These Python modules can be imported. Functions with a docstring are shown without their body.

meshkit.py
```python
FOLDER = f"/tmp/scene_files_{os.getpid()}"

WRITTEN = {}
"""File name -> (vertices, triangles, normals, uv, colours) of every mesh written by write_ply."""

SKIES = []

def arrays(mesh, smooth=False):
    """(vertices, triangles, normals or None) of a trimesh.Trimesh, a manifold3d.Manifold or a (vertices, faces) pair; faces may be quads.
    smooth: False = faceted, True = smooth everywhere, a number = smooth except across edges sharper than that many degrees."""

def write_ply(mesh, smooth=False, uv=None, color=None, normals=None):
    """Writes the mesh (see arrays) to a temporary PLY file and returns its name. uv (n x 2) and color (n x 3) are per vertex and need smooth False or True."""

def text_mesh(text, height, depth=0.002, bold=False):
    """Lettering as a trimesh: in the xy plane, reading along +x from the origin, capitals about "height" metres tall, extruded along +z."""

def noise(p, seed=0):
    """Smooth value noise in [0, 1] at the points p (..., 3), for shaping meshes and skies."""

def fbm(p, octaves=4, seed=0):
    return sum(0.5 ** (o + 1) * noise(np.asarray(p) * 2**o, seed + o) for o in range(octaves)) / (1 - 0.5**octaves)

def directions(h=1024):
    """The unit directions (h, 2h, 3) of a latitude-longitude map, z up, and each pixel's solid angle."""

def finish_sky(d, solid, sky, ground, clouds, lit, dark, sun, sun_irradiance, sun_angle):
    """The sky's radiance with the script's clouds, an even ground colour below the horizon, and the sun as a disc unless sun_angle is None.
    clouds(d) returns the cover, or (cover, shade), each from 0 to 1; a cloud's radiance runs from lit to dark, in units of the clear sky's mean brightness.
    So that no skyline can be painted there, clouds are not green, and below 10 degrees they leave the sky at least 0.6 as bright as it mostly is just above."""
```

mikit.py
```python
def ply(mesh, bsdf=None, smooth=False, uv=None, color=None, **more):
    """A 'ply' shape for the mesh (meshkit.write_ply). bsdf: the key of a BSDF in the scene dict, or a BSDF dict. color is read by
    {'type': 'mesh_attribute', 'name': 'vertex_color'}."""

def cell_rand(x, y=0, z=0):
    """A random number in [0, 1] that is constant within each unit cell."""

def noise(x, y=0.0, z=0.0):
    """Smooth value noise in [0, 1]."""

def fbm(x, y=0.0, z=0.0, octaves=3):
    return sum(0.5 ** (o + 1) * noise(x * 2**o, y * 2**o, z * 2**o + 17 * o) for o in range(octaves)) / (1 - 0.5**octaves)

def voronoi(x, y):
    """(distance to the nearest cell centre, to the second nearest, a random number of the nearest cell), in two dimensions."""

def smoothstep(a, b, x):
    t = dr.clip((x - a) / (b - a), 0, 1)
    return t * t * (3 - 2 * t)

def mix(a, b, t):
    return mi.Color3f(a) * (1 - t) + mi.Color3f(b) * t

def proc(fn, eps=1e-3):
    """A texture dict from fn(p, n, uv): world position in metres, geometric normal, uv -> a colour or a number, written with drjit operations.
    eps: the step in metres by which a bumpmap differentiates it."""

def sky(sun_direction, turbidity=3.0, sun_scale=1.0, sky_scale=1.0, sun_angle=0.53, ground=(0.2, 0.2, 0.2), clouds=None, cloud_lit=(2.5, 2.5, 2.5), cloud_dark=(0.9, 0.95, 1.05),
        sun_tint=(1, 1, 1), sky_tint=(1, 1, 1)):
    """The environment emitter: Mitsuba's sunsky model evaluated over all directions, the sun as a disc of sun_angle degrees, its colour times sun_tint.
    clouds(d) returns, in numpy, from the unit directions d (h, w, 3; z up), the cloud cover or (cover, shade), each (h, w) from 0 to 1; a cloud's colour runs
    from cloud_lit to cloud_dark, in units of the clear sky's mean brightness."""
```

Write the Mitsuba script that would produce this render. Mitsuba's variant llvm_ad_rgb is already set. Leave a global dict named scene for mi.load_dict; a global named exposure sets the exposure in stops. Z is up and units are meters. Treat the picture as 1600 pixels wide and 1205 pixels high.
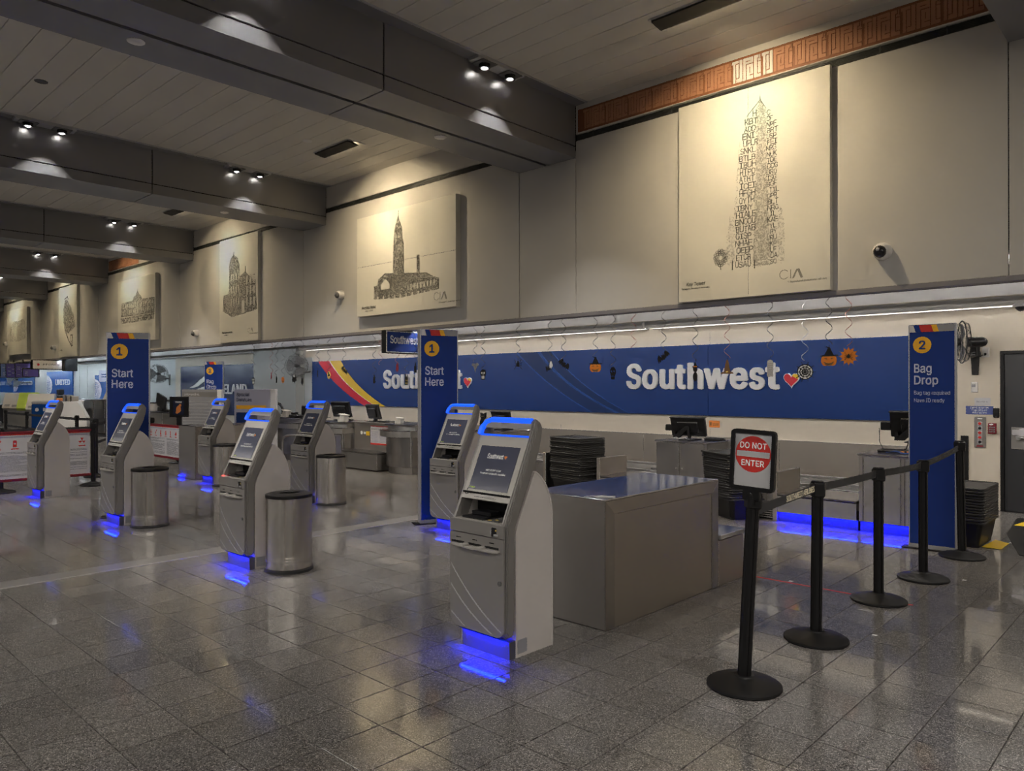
import math, random
import numpy as np, trimesh, mitsuba as mi, drjit as dr
from shapely.geometry import Polygon, Point, box as sbox
from shapely.ops import unary_union
from shapely import affinity
import mikit, meshkit

# ---------------------------------------------------------------- camera, lights, exposure
T = mi.ScalarTransform4f
exposure = 0.7
EYE = 1.56
YAW, PITCH, ROLL = math.radians(46.665), math.radians(0.08), math.radians(0.07)
fw = np.array([-math.cos(YAW) * math.cos(PITCH), math.sin(YAW) * math.cos(PITCH), math.sin(PITCH)])
rt = np.array([math.sin(YAW), math.cos(YAW), 0.0])
up = np.cross(rt, fw)
up2 = up * math.cos(ROLL) + rt * math.sin(ROLL)
scene, labels, place = {}, {}, {}
scene['camera'] = {'type': 'perspective', 'fov': math.degrees(2 * math.atan(800 / 1169.0)), 'fov_axis': 'x', 'near_clip': 0.05, 'far_clip': 300.0,
                   'to_world': T().look_at(origin=[0, 0, EYE], target=[float(v) for v in (np.array([0, 0, EYE]) + fw)], up=[float(v) for v in up2])}

WARM = (1.0, 0.80, 0.50)
NEUTRAL = (1.0, 0.94, 0.86)
COOL = (0.78, 0.92, 1.0)
P_SPOT, P_WASH, P_COVE, P_COVE_COOL, P_HALL = 17.0, 23.0, 37.0, 60.0, 14.0
P_GRAZE = 40.0
P_RIGHT = 20.0
AMBIENT = 0.14
def em(c, k, wt=0.0): return {'type': 'area', 'radiance': {'type': 'rgb', 'value': [float(v * k) for v in c]}, 'sampling_weight': float(wt)}
scene['hall_daylight'] = {'type': 'constant', 'radiance': {'type': 'rgb', 'value': [AMBIENT * 1.0, AMBIENT * 0.97, AMBIENT * 0.95]}, 'sampling_weight': 3.0}
BEAM_R = [-0.35, -6.47, -12.69, -18.64, -24.63, -30.75, -36.85, -42.9, -49.0]      # right faces of the ceiling beams
BEAM_W = [1.05, 1.07, 0.83, 0.83, 0.9, 0.9, 0.9, 0.9, 0.9]
YS, YW, LIP, CEIL, BEAMZ = 8.15, 10.95, 2.525, 5.46, 4.725
def spot_light(key, p, q, c, k, cut, beam, wt=1.0):
    scene[key] = {'type': 'spot', 'to_world': T().look_at(origin=list(p), target=list(q), up=[0.3, 1, 0.1]), 'intensity': {'type': 'rgb', 'value': [float(v * k) for v in c]},
                  'cutoff_angle': cut, 'beam_width': beam, 'sampling_weight': float(wt)}

# ---------------------------------------------------------------- helpers
rng = random.Random(7)
nrg = np.random.default_rng(11)
_count = {}
def numbered(name):
    n = _count.get(name, 0); _count[name] = n + 1
    return name if n == 0 else f'{name}_{n:03d}'
def thing(name, label, cat, M=None, group=None):
    key = numbered(name); place[key] = M
    labels[key] = {'label': label, 'category': cat}
    if group: labels[key]['group'] = group
    return key
def entry(key, d, mat, M=None, **more):
    e = dict(d); e['bsdf'] = {'type': 'ref', 'id': mat}; e.update(more)
    if M is not None: e['to_world'] = M
    scene[key] = e
    return key
def pd(mesh, smooth=False): return mesh if isinstance(mesh, dict) else mikit.ply(mesh, None, smooth)
def part(parent, name, mesh, mat, smooth=False, label=None, kind=None, **more):
    key = numbered(parent + '__' + name)
    entry(key, pd(mesh, smooth), mat, place.get(parent.split('__')[0]), **more)
    if label or kind: labels[key] = {k: v for k, v in (('label', label), ('kind', kind)) if v}
    return key
def single(name, mesh, mat, label, cat, group=None, smooth=False, M=None, kind=None, **more):
    key = thing(name, label, cat, M, group)
    entry(key, pd(mesh, smooth), mat, M, **more)
    if kind: labels[key]['kind'] = kind
    return key
def struct(name, mesh, mat, smooth=False, **more):
    entry(name, pd(mesh, smooth), mat, None, **more); labels[name] = {'kind': 'structure'}; place[name] = None; _count[name] = 1
    return name
def cat(*ms):
    ms = [m for m in (ms[0] if len(ms) == 1 and isinstance(ms[0], (list, tuple)) else ms) if m is not None]
    return trimesh.util.concatenate(ms)
def B(x0, x1, y0, y1, z0, z1, c=0.0):
    lo, hi = np.array([min(x0, x1), min(y0, y1), min(z0, z1)], float), np.array([max(x0, x1), max(y0, y1), max(z0, z1)], float)
    if c <= 0:
        m = trimesh.creation.box(extents=hi - lo); m.apply_translation((lo + hi) / 2); return m
    c = min(c, 0.45 * (hi - lo).min()); pts = []
    for i in (0, 1):
        for j in (0, 1):
            for k in (0, 1):
                p = np.array([(lo, hi)[i][0], (lo, hi)[j][1], (lo, hi)[k][2]]); s = np.array([1 - 2 * i, 1 - 2 * j, 1 - 2 * k]) * c
                for a in range(3):
                    q = p + s; q[a] = p[a]; pts.append(q)
    return trimesh.convex.convex_hull(np.array(pts))
def mv(m, x=0, y=0, z=0, rz=0, ry=0, rx=0):
    m = m.copy()
    for ang, ax in ((rx, (1, 0, 0)), (ry, (0, 1, 0)), (rz, (0, 0, 1))):
        if ang: m.apply_transform(trimesh.transformations.rotation_matrix(math.radians(ang), ax))
    m.apply_translation((x, y, z)); return m
def ext(poly, d):
    return cat([trimesh.creation.extrude_polygon(g, d, engine='earcut') for g in getattr(poly, 'geoms', [poly]) if g.area > 1e-9])
def face(poly, d=0.003, y=0.0):
    """a flat outline in (x, z), standing upright, its front at y - d towards -y"""
    m = ext(poly if not isinstance(poly, list) else Polygon(poly), d)
    v = m.vertices.copy(); m.vertices = np.stack([v[:, 0], y - v[:, 2], v[:, 1]], 1)
    return m
def side(pts, x0, x1):
    """a profile in (y, z) extruded along x"""
    m = ext(pts if not isinstance(pts, list) else Polygon(pts), abs(x1 - x0)); v = m.vertices.copy()
    m.vertices = np.stack([min(x0, x1) + v[:, 2], v[:, 0], v[:, 1]], 1); return m
def plan(pts, z0, z1):
    m = ext(pts if not isinstance(pts, list) else Polygon(pts), z1 - z0); m.apply_translation((0, 0, z0)); return m
def lathe(prof, n=48):
    return trimesh.creation.revolve(np.array(prof, float), sections=n)
def rrect(x0, x1, z0, z1, r): return sbox(x0 + r, z0 + r, x1 - r, z1 - r).buffer(r, quad_segs=5)
def tube(pts, r, n=8):
    pts = np.array(pts, float); t = np.gradient(pts, axis=0); t /= np.linalg.norm(t, axis=1, keepdims=True)
    u = np.cross(t[0], [0.3, 0.2, 0.93]); u /= np.linalg.norm(u); vs = []
    for p, d in zip(pts, t):
        u = u - d * (u @ d); u /= np.linalg.norm(u); w = np.cross(d, u)
        a = np.arange(n) * 2 * math.pi / n
        vs.append(p + r * (np.cos(a)[:, None] * u + np.sin(a)[:, None] * w))
    k = len(pts); f = []
    for i in range(k - 1):
        for j in range(n):
            a, b, c, d = i * n + j, i * n + (j + 1) % n, (i + 1) * n + (j + 1) % n, (i + 1) * n + j
            f += [[a, b, c], [a, c, d]]
    f += [[0, j + 1, j] for j in range(1, n - 1)] + [[(k - 1) * n, (k - 1) * n + j, (k - 1) * n + j + 1] for j in range(1, n - 1)]
    return trimesh.Trimesh(np.vstack(vs), np.array(f), process=False)
_txt = {}
def txt(s, h, x=0, z=0, y=0, w=None, bold=True, d=0.003, center=False):
    """lettering standing upright in the xz plane, front towards -y; w: total width to scale to"""
    k = (s, bold)
    if k not in _txt: _txt[k] = meshkit.text_mesh(s, 1.0, 1.0, bold)
    m = _txt[k].copy(); v = m.vertices.copy()
    v[:, 0] -= v[:, 0].min(); wid = v[:, 0].max()
    sx = h if w is None else w / wid
    v = np.stack([v[:, 0] * sx - (wid * sx / 2 if center else 0) + x, y - v[:, 2] * d, v[:, 1] * h + z], 1)
    m.vertices = v; return m
def RZ(x, y, z=0, a=0): return T().translate([x, y, z]).rotate([0, 0, 1], a)
def curve(pts, n=12):
    """points of a smooth curve through three points (quadratic in t)"""
    p0, p1, p2 = (np.array(p, float) for p in pts); t = np.linspace(0, 1, n)[:, None]
    c = 2 * p1 - (p0 + p2) / 2
    return (1 - t) ** 2 * p0 + 2 * t * (1 - t) * c + t ** 2 * p2

def down(x0, x1, y0, y1, z, dz=0.0):
    q = np.array([[x0, y0, z], [x1, y0, z], [x1, y1, z + dz], [x0, y1, z + dz]]); return trimesh.Trimesh(q, [[0, 2, 1], [0, 3, 2]], process=False)

# ---------------------------------------------------------------- materials
def rgb(*c): return {'type': 'rgb', 'value': list(c)}
def M_(name, c, rough=0.5, spec=0.5, metal=0.0, coat=0.0, **k):
    scene[name] = {'type': 'twosided', 'bsdf': {'type': 'principled', 'base_color': rgb(*c) if isinstance(c, tuple) else c, 'roughness': rough, 'specular': spec, 'metallic': metal, **({'clearcoat': coat, 'clearcoat_gloss': 0.9} if coat else {}), **k}}
def steel(name, c, a, bump=None, au=None):
    b = {'type': 'roughconductor', 'material': 'none', 'specular_reflectance': rgb(*c), 'distribution': 'ggx'}
    if au: b['alpha_u'], b['alpha_v'] = au
    else: b['alpha'] = a
    if bump: b = {'type': 'bumpmap', 'arbitrary': mikit.proc(bump[0], eps=0.01), 'scale': bump[1], 'bsdf': b}
    scene[name] = {'type': 'twosided', 'bsdf': b}

def granite(p, n, uv):
    g = mikit.cell_rand(p.x * 230, p.y * 230)
    h = mikit.noise(p.x * 150 + 7, p.y * 150)
    q = mikit.noise(p.x * 1.1, p.y * 1.1 + 31)
    s = 0.094 + 0.075 * (h - 0.5) + 0.015 * (q - 0.5)
    s = dr.select(g > 0.87, s + 0.15, dr.select(g < 0.24, s * 0.32, s))
    t = mikit.cell_rand((p.x + 0.068) / 0.305, (p.y - 0.259) / 0.305, 5)
    s = s * (0.90 + 0.2 * t)
    return mi.Color3f(s * 1.06, s * 1.0, s * 0.95)
for nm, r in (('floor_polished', 0.045), ('floor_honed', 0.075), ('floor_worn', 0.12)):
    M_(nm, mikit.proc(granite), rough=r, spec=0.68)
M_('grout', (0.035, 0.032, 0.03), 0.8, 0.2)
M_('metal_strip', (0.30, 0.29, 0.275), 0.3, 0.5, 0.6)
M_('metal_edge', (0.6, 0.59, 0.56), 0.25, 0.5, 0.7)
M_('night_glass', (0.03, 0.032, 0.036), 0.15, 0.5)
def panel_paint(p, n, uv):
    q = mikit.fbm(p.x * 0.7, p.z * 0.7, p.y * 0.5)
    s = 0.49 + 0.025 * (q - 0.5)
    return mi.Color3f(s, s * 0.965, s * 0.905)
M_('panel_paint', mikit.proc(panel_paint), 0.55, 0.3)
M_('lip_paint', (0.20, 0.19, 0.20), 0.5, 0.3)
M_('dark_gap', (0.01, 0.01, 0.01), 0.8, 0.1)
M_('art_board', (0.60, 0.58, 0.52), 0.5, 0.3)
M_('ink', (0.06, 0.056, 0.047), 0.6, 0.2)
M_('ink_grey', (0.24, 0.23, 0.20), 0.6, 0.2)
M_('ceiling_paint', (0.55, 0.525, 0.48), 0.6, 0.25)
M_('beam_paint', (0.20, 0.20, 0.208), 0.38, 0.4, 0.25)
M_('beam_line', (0.012, 0.011, 0.01), 0.7, 0.2)
M_('frieze_base', (0.20, 0.075, 0.035), 0.6, 0.3)
M_('frieze_letter', (0.36, 0.175, 0.10), 0.6, 0.3)
M_('frieze_white', (0.62, 0.60, 0.56), 0.6, 0.3)
M_('grille_metal', (0.045, 0.048, 0.045), 0.5, 0.4)
def wall_beige(p, n, uv):
    q = mikit.fbm(p.x * 1.3, p.z * 1.3, 3.0)
    s = 0.64 + 0.03 * (q - 0.5)
    return mi.Color3f(s, s * 0.90, s * 0.75)
M_('wall_beige', mikit.proc(wall_beige), 0.55, 0.3)
M_('wall_cool', (0.50, 0.52, 0.52), 0.45, 0.35)
M_('wall_grey', (0.20, 0.205, 0.195), 0.5, 0.3)
M_('soffit_white', (0.62, 0.62, 0.62), 0.35, 0.4)
M_('pipe_white', (0.66, 0.65, 0.62), 0.3, 0.45)
M_('sign_blue', (0.005, 0.025, 0.122), 0.5, 0.22)
M_('sign_blue_dark', (0.005, 0.019, 0.080), 0.5, 0.22)
M_('sign_blue_light', (0.010, 0.052, 0.215), 0.5, 0.22)
M_('banner_blue', (0.008, 0.031, 0.195), 0.5, 0.25)
M_('navy', (0.003, 0.008, 0.040), 0.3, 0.5)
M_('bright_blue', (0.006, 0.06, 0.26), 0.35, 0.4)
M_('letter_white', (0.80, 0.80, 0.80), 0.4, 0.3)
M_('letter_pale', (0.50, 0.53, 0.70), 0.4, 0.3)
M_('red', (0.50, 0.02, 0.035), 0.4, 0.4)
M_('sign_red', (0.52, 0.035, 0.03), 0.45, 0.3)
M_('maroon', (0.16, 0.012, 0.02), 0.45, 0.3)
M_('yellow', (0.78, 0.50, 0.03), 0.4, 0.4)
M_('circle_yellow', (0.80, 0.42, 0.03), 0.45, 0.3)
M_('orange', (0.75, 0.25, 0.06), 0.5, 0.3)
M_('pumpkin', (0.55, 0.17, 0.02), 0.5, 0.3)
M_('silver_frame', (0.42, 0.42, 0.43), 0.35, 0.5, 0.5)
M_('white_plastic', (0.66, 0.64, 0.62), 0.4, 0.4)
M_('print_white', (0.55, 0.54, 0.56), 0.45, 0.3)
M_('print_grey', (0.27, 0.27, 0.29), 0.5, 0.3)
M_('kiosk_grey', (0.215, 0.205, 0.195), 0.42, 0.45, 0.25)
M_('kiosk_light', (0.36, 0.345, 0.32), 0.42, 0.45, 0.2)
M_('kiosk_stripe', (0.40, 0.40, 0.39), 0.4, 0.4, 0.2)
M_('kiosk_white', (0.52, 0.485, 0.465), 0.5, 0.35)
M_('kick_silver', (0.10, 0.10, 0.12), 0.35, 0.5, 0.4)
M_('screen', (0.062, 0.068, 0.105), 0.12, 0.5)
M_('black', (0.006, 0.006, 0.0065), 0.4, 0.3)
M_('black_gloss', (0.010, 0.010, 0.012), 0.15, 0.5)
M_('black_matt', (0.005, 0.005, 0.0055), 0.5, 0.25)
M_('belt_black', (0.028, 0.028, 0.030), 0.6, 0.3)
M_('belt_text', (0.62, 0.56, 0.42), 0.6, 0.3)
M_('belt_text_dim', (0.07, 0.07, 0.07), 0.6, 0.3)
M_('tray_black', (0.006, 0.006, 0.0065), 0.4, 0.3)
M_('tray_rim', (0.016, 0.016, 0.016), 0.4, 0.35)
M_('notice_blue', (0.075, 0.10, 0.28), 0.45, 0.3)
M_('door_grey', (0.026, 0.027, 0.030), 0.4, 0.4)
M_('rubber', (0.03, 0.03, 0.03), 0.6, 0.3)
M_('conveyor_belt', (0.06, 0.058, 0.055), 0.6, 0.3)
M_('sheet_white', (0.42, 0.42, 0.43), 0.35, 0.4)
M_('kick_pale', (0.07, 0.07, 0.09), 0.5, 0.3)
M_('blue_led', (0.02, 0.1, 0.9), 0.3, 0.5)
M_('lamp', (0.8, 0.8, 0.8), 0.3, 0.5)
M_('gold', (0.7, 0.5, 0.12), 0.4, 0.4)
M_('foil', (0.6, 0.6, 0.62), 0.2, 0.5, 0.8)
M_('foil_dark', (0.05, 0.045, 0.045), 0.25, 0.5, 0.3)
M_('foil_copper', (0.35, 0.14, 0.10), 0.25, 0.5, 0.6)
M_('gauze', (0.22, 0.22, 0.22), 0.8, 0.2)
M_('brown', (0.13, 0.07, 0.03), 0.6, 0.3)
M_('neon_green', (0.55, 0.70, 0.10), 0.5, 0.3)
M_('purple_screen', (0.12, 0.08, 0.34), 0.2, 0.5)
M_('blue_screen', (0.10, 0.17, 0.38), 0.2, 0.5)
M_('lavender', (0.36, 0.36, 0.47), 0.4, 0.3)
M_('sensor_grey', (0.10, 0.10, 0.10), 0.5, 0.3)
def streak(p, n, uv): return 0.6 * mikit.noise(p.x * 90, p.y * 90) + 0.4 * mikit.noise(p.x * 24, p.y * 24, p.z * 1.2)
def ripple(p, n, uv): return mikit.noise(p.x * 7, p.y * 7, p.z * 5)
def brush_h(p, n, uv): return mikit.noise(p.z * 160, p.x * 2.0, p.y * 2.0)
steel('steel_top', (0.60, 0.60, 0.62), 0.012, (ripple, 0.0006))
steel('steel_side', (0.52, 0.475, 0.425), 0.16, (brush_h, 0.00003))
steel('steel_dull', (0.40, 0.38, 0.36), 0.28)
steel('steel_bright', (0.50, 0.49, 0.47), 0.16, (ripple, 0.004))
steel('steel_wavy', (0.45, 0.44, 0.43), 0.07, (ripple, 0.010))
def bin_streak(p, n, uv): return mikit.noise(uv.x * 60, uv.y * 0.8) + 0.35 * mikit.noise(uv.x * 190 + 9, uv.y * 0.8)
steel('steel_bin', (0.58, 0.55, 0.51), 0.14, (bin_streak, 0.0045), au=(0.05, 0.26))
steel('steel_frame', (0.46, 0.43, 0.395), 0.13)
steel('chrome', (0.62, 0.61, 0.60), 0.12)

# ================================================================ floor
X0, X1, Y0 = -64.0, 13.0, -9.0
TS = 0.305
GX, GY = -0.068, 0.259
struct('floor', B(X0, X1, Y0, YW + 0.15, -0.06, -0.006), 'grout')
STRIP = (-6.99, -6.84)
def tile_mesh(w=TS, d=TS, g=0.0022, c=0.0012):
    a, b = w / 2 - g, d / 2 - g
    v = np.array([[-a, -b, -0.006], [a, -b, -0.006], [a, b, -0.006], [-a, b, -0.006], [-a, -b, -c], [a, -b, -c], [a, b, -c], [-a, b, -c],
                  [-a + c, -b + c, 0], [a - c, -b + c, 0], [a - c, b - c, 0], [-a + c, b - c, 0]])
    f = []
    for i in range(4):
        j = (i + 1) % 4
        f += [[i, j, j + 4], [i, j + 4, i + 4], [i + 4, j + 4, j + 8], [i + 4, j + 8, i + 8]]
    f += [[8, 9, 10], [8, 10, 11]]
    return v, np.array(f)
tv, tf = tile_mesh()
TILE = mikit.ply(trimesh.Trimesh(tv, tf, process=False))
cells = []
for i in range(-43, 204):
    cx = GX - TS * (i + 0.5)
    for j in range(-30, 35):
        cy = GY + TS * (j + 0.5)
        if cy > YW - 0.1 or abs(cx - (STRIP[0] + STRIP[1]) / 2) < 0.17: continue
        dx = cx * rt[0] + cy * rt[1]; dd = cx * fw[0] + cy * fw[1]
        vis = dd > 2.6 and abs(dx / dd) < 0.70 and EYE / dd < 0.525
        cells.append((dd if vis else 1e3 + abs(dd), cx, cy))
cells.sort()
near, rest = cells[:299], cells[299:]
for k, (dd, cx, cy) in enumerate(near):
    tl = (nrg.normal(0, 0.05), nrg.normal(0, 0.05))
    entry(numbered('floor__tile'), TILE, rng.choice(('floor_polished', 'floor_honed', 'floor_honed', 'floor_worn')),
          T().translate([cx, cy, 0]).rotate([1, 0, 0], tl[0]).rotate([0, 1, 0], tl[1]))
c = np.array([(a, b, 0) for _, a, b in rest]); n = len(tv)
V = (tv[None] + c[:, None]).reshape(-1, 3); F = (tf[None] + (np.arange(len(c)) * n)[:, None, None]).reshape(-1, 3)
entry('floor__tile_field', mikit.ply(trimesh.Trimesh(V, F, process=False)), 'floor_honed')
labels['floor__tile_field'] = {'kind': 'stuff'}
struct('trim_1', cat(B(STRIP[0] - 0.09, STRIP[1], Y0, YS + 0.5, -0.006, 0.0015)), 'metal_strip')
part('trim_1', 'edge_bar', B(STRIP[1] - 0.012, STRIP[1] + 0.012, Y0, YS + 0.5, -0.004, 0.003), 'metal_edge')
# filler floor left and right of the strip
struct('trim_2', cat(B(STRIP[1], STRIP[1] + 0.11, Y0, YW, -0.02, -0.0005), B(STRIP[0] - 0.21, STRIP[0] - 0.09, Y0, YW, -0.02, -0.0005)), 'floor_honed')

# ================================================================ hall shell behind and beside the camera
struct('wall_front', B(X0, X1, Y0 - 0.2, Y0, 2.6, CEIL), 'door_grey')
struct('window_1', B(X0, X1, Y0 - 0.12, Y0 - 0.1, 0, 2.6), 'night_glass')
struct('wall_right', B(X1, X1 + 0.2, Y0, YW, 0, CEIL + 0.3), 'panel_paint')
struct('wall_left', B(X0 - 0.2, X0, Y0, YW, 0, CEIL + 0.3), 'wall_cool')
for i in range(12):
    part('wall_front', 'mullion', B(X0 + 3 + i * 5.8 - 0.06, X0 + 3 + i * 5.8 + 0.06, Y0 - 0.16, Y0 - 0.04, 0, 2.6), 'beam_paint')

# ================================================================ ceiling: planks along the hall, between the beams
struct('ceiling', B(X0, X1, Y0, YS + 3, CEIL + 0.03, CEIL + 0.10), 'dark_gap')
PW = 0.305
def plank(x0, x1, y0): return B(x0, x1, y0 + 0.003, y0 + PW - 0.003, CEIL, CEIL + 0.03, 0.003)
field = []
for b in range(len(BEAM_R) - 1):
    xr, xl = BEAM_R[b] - BEAM_W[b], BEAM_R[b + 1] + 0.20
    for j in range(-30, 28):
        y0 = 0.0 + PW * j - 0.03
        if y0 > YS: continue
        m = plank(xl, xr, y0)
        if b < 5 and y0 > 1.6 * (b * 0.9 + 1) * 0.6 and y0 < YS: part('ceiling', 'plank', m, 'ceiling_paint')
        else: field.append(m)
for xa, xb in ((BEAM_R[0] + 0.2, X1),):
    for j in range(-30, 28): field.append(plank(xa, xb, PW * j - 0.03))
part('ceiling', 'plank_field', cat(field), 'ceiling_paint', kind='stuff')

# ================================================================ ceiling beams
ORD = ['nearest grey ceiling beam, above the camera at the right edge', 'large grey ceiling beam across the top of the picture, its underside grooved', 'grey ceiling beam second from the right, ending left of the market drawing',
       'third grey ceiling beam from the right, ending beside the round tower drawing', 'fourth grey ceiling beam from the right, above the blue start sign', 'fifth grey ceiling beam from the right', 'sixth grey ceiling beam from the right, at the left edge', 'far grey ceiling beam at the left end of the hall', 'farthest grey ceiling beam']
for b, (xr, w) in enumerate(zip(BEAM_R, BEAM_W)):
    t = thing('ceiling_beam', ORD[b], 'beam')
    xl = xr - w; joints = [-8.6, -1.3, 4.87, YS]
    if b == 1: lows = [(xl, xl + 0.52), (xl + 0.58, xr)]
    else: lows = [(xl, xr)]
    ys = [Y0, -1.3, 4.87, YS]
    part(t, 'core', B(xl + 0.02, xr - 0.02, Y0, YS, BEAMZ + 0.03, CEIL + 0.06), 'beam_line')
    for k in range(3):
        y0, y1 = ys[k] + 0.008, ys[k + 1] - (0.008 if k < 2 else 0)
        part(t, 'face_panel', cat(B(xr - 0.03, xr, y0, y1, 4.897, CEIL - 0.0, 0.003), B(xl, xl + 0.03, y0, y1, 4.897, CEIL, 0.003)), 'beam_paint')
        for a, c_ in lows:
            part(t, 'bottom_panel', side([(y0, BEAMZ), (y1, BEAMZ), (y1, BEAMZ + 0.03), (y0, BEAMZ + 0.03)], a, c_), 'beam_paint')
        part(t, 'lower_edge', cat(B(xr - 0.03, xr, y0, y1, BEAMZ, 4.883, 0.003), B(xl, xl + 0.03, y0, y1, BEAMZ, 4.883, 0.003)), 'beam_paint')
    # light ledge between the beam and the ceiling planks
    part(t, 'ledge', B(xr, xr + 0.19, Y0, YS, CEIL - 0.012, CEIL + 0.03), 'beam_paint')
    part(t, 'ledge_edge', B(xr + 0.19, xr + 0.205, Y0, YS, CEIL - 0.02, CEIL + 0.03), 'silver_frame')

# ================================================================ linear lights of the hall, behind and beside the camera
for k, (y, a, b) in enumerate(((-2.0, -26, 12), (-6.0, -26, 12))):
    t = thing('linear_ceiling_light', ['long ceiling light line over the hall behind the camera', 'second long ceiling light line far behind the camera'][k], 'ceiling light')
    q = np.array([[a, y - .15, 4.70], [b, y - .15, 4.70], [b, y + .15, 4.70], [a, y + .15, 4.70]])
    part(t, 'housing', B(a, b, y - .17, y + .17, 4.71, 4.80), 'silver_frame')
    entry(numbered(t + '__tube_lamp'), mikit.ply(trimesh.Trimesh(q, [[0, 2, 1], [0, 3, 2]], process=False)), 'lamp', None, emitter=em(NEUTRAL, P_HALL, 4.0))
t = thing('linear_ceiling_light', 'short ceiling light line to the right of the camera', 'ceiling light')
part(t, 'housing', B(1.6, 9.0, 3.33, 3.67, 5.21, 5.30), 'silver_frame')
entry(numbered(t + '__tube_lamp'), mikit.ply(down(1.6, 9.0, 3.35, 3.65, 5.20)), 'lamp', None, emitter=em(NEUTRAL, P_RIGHT, 3.0))

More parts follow.
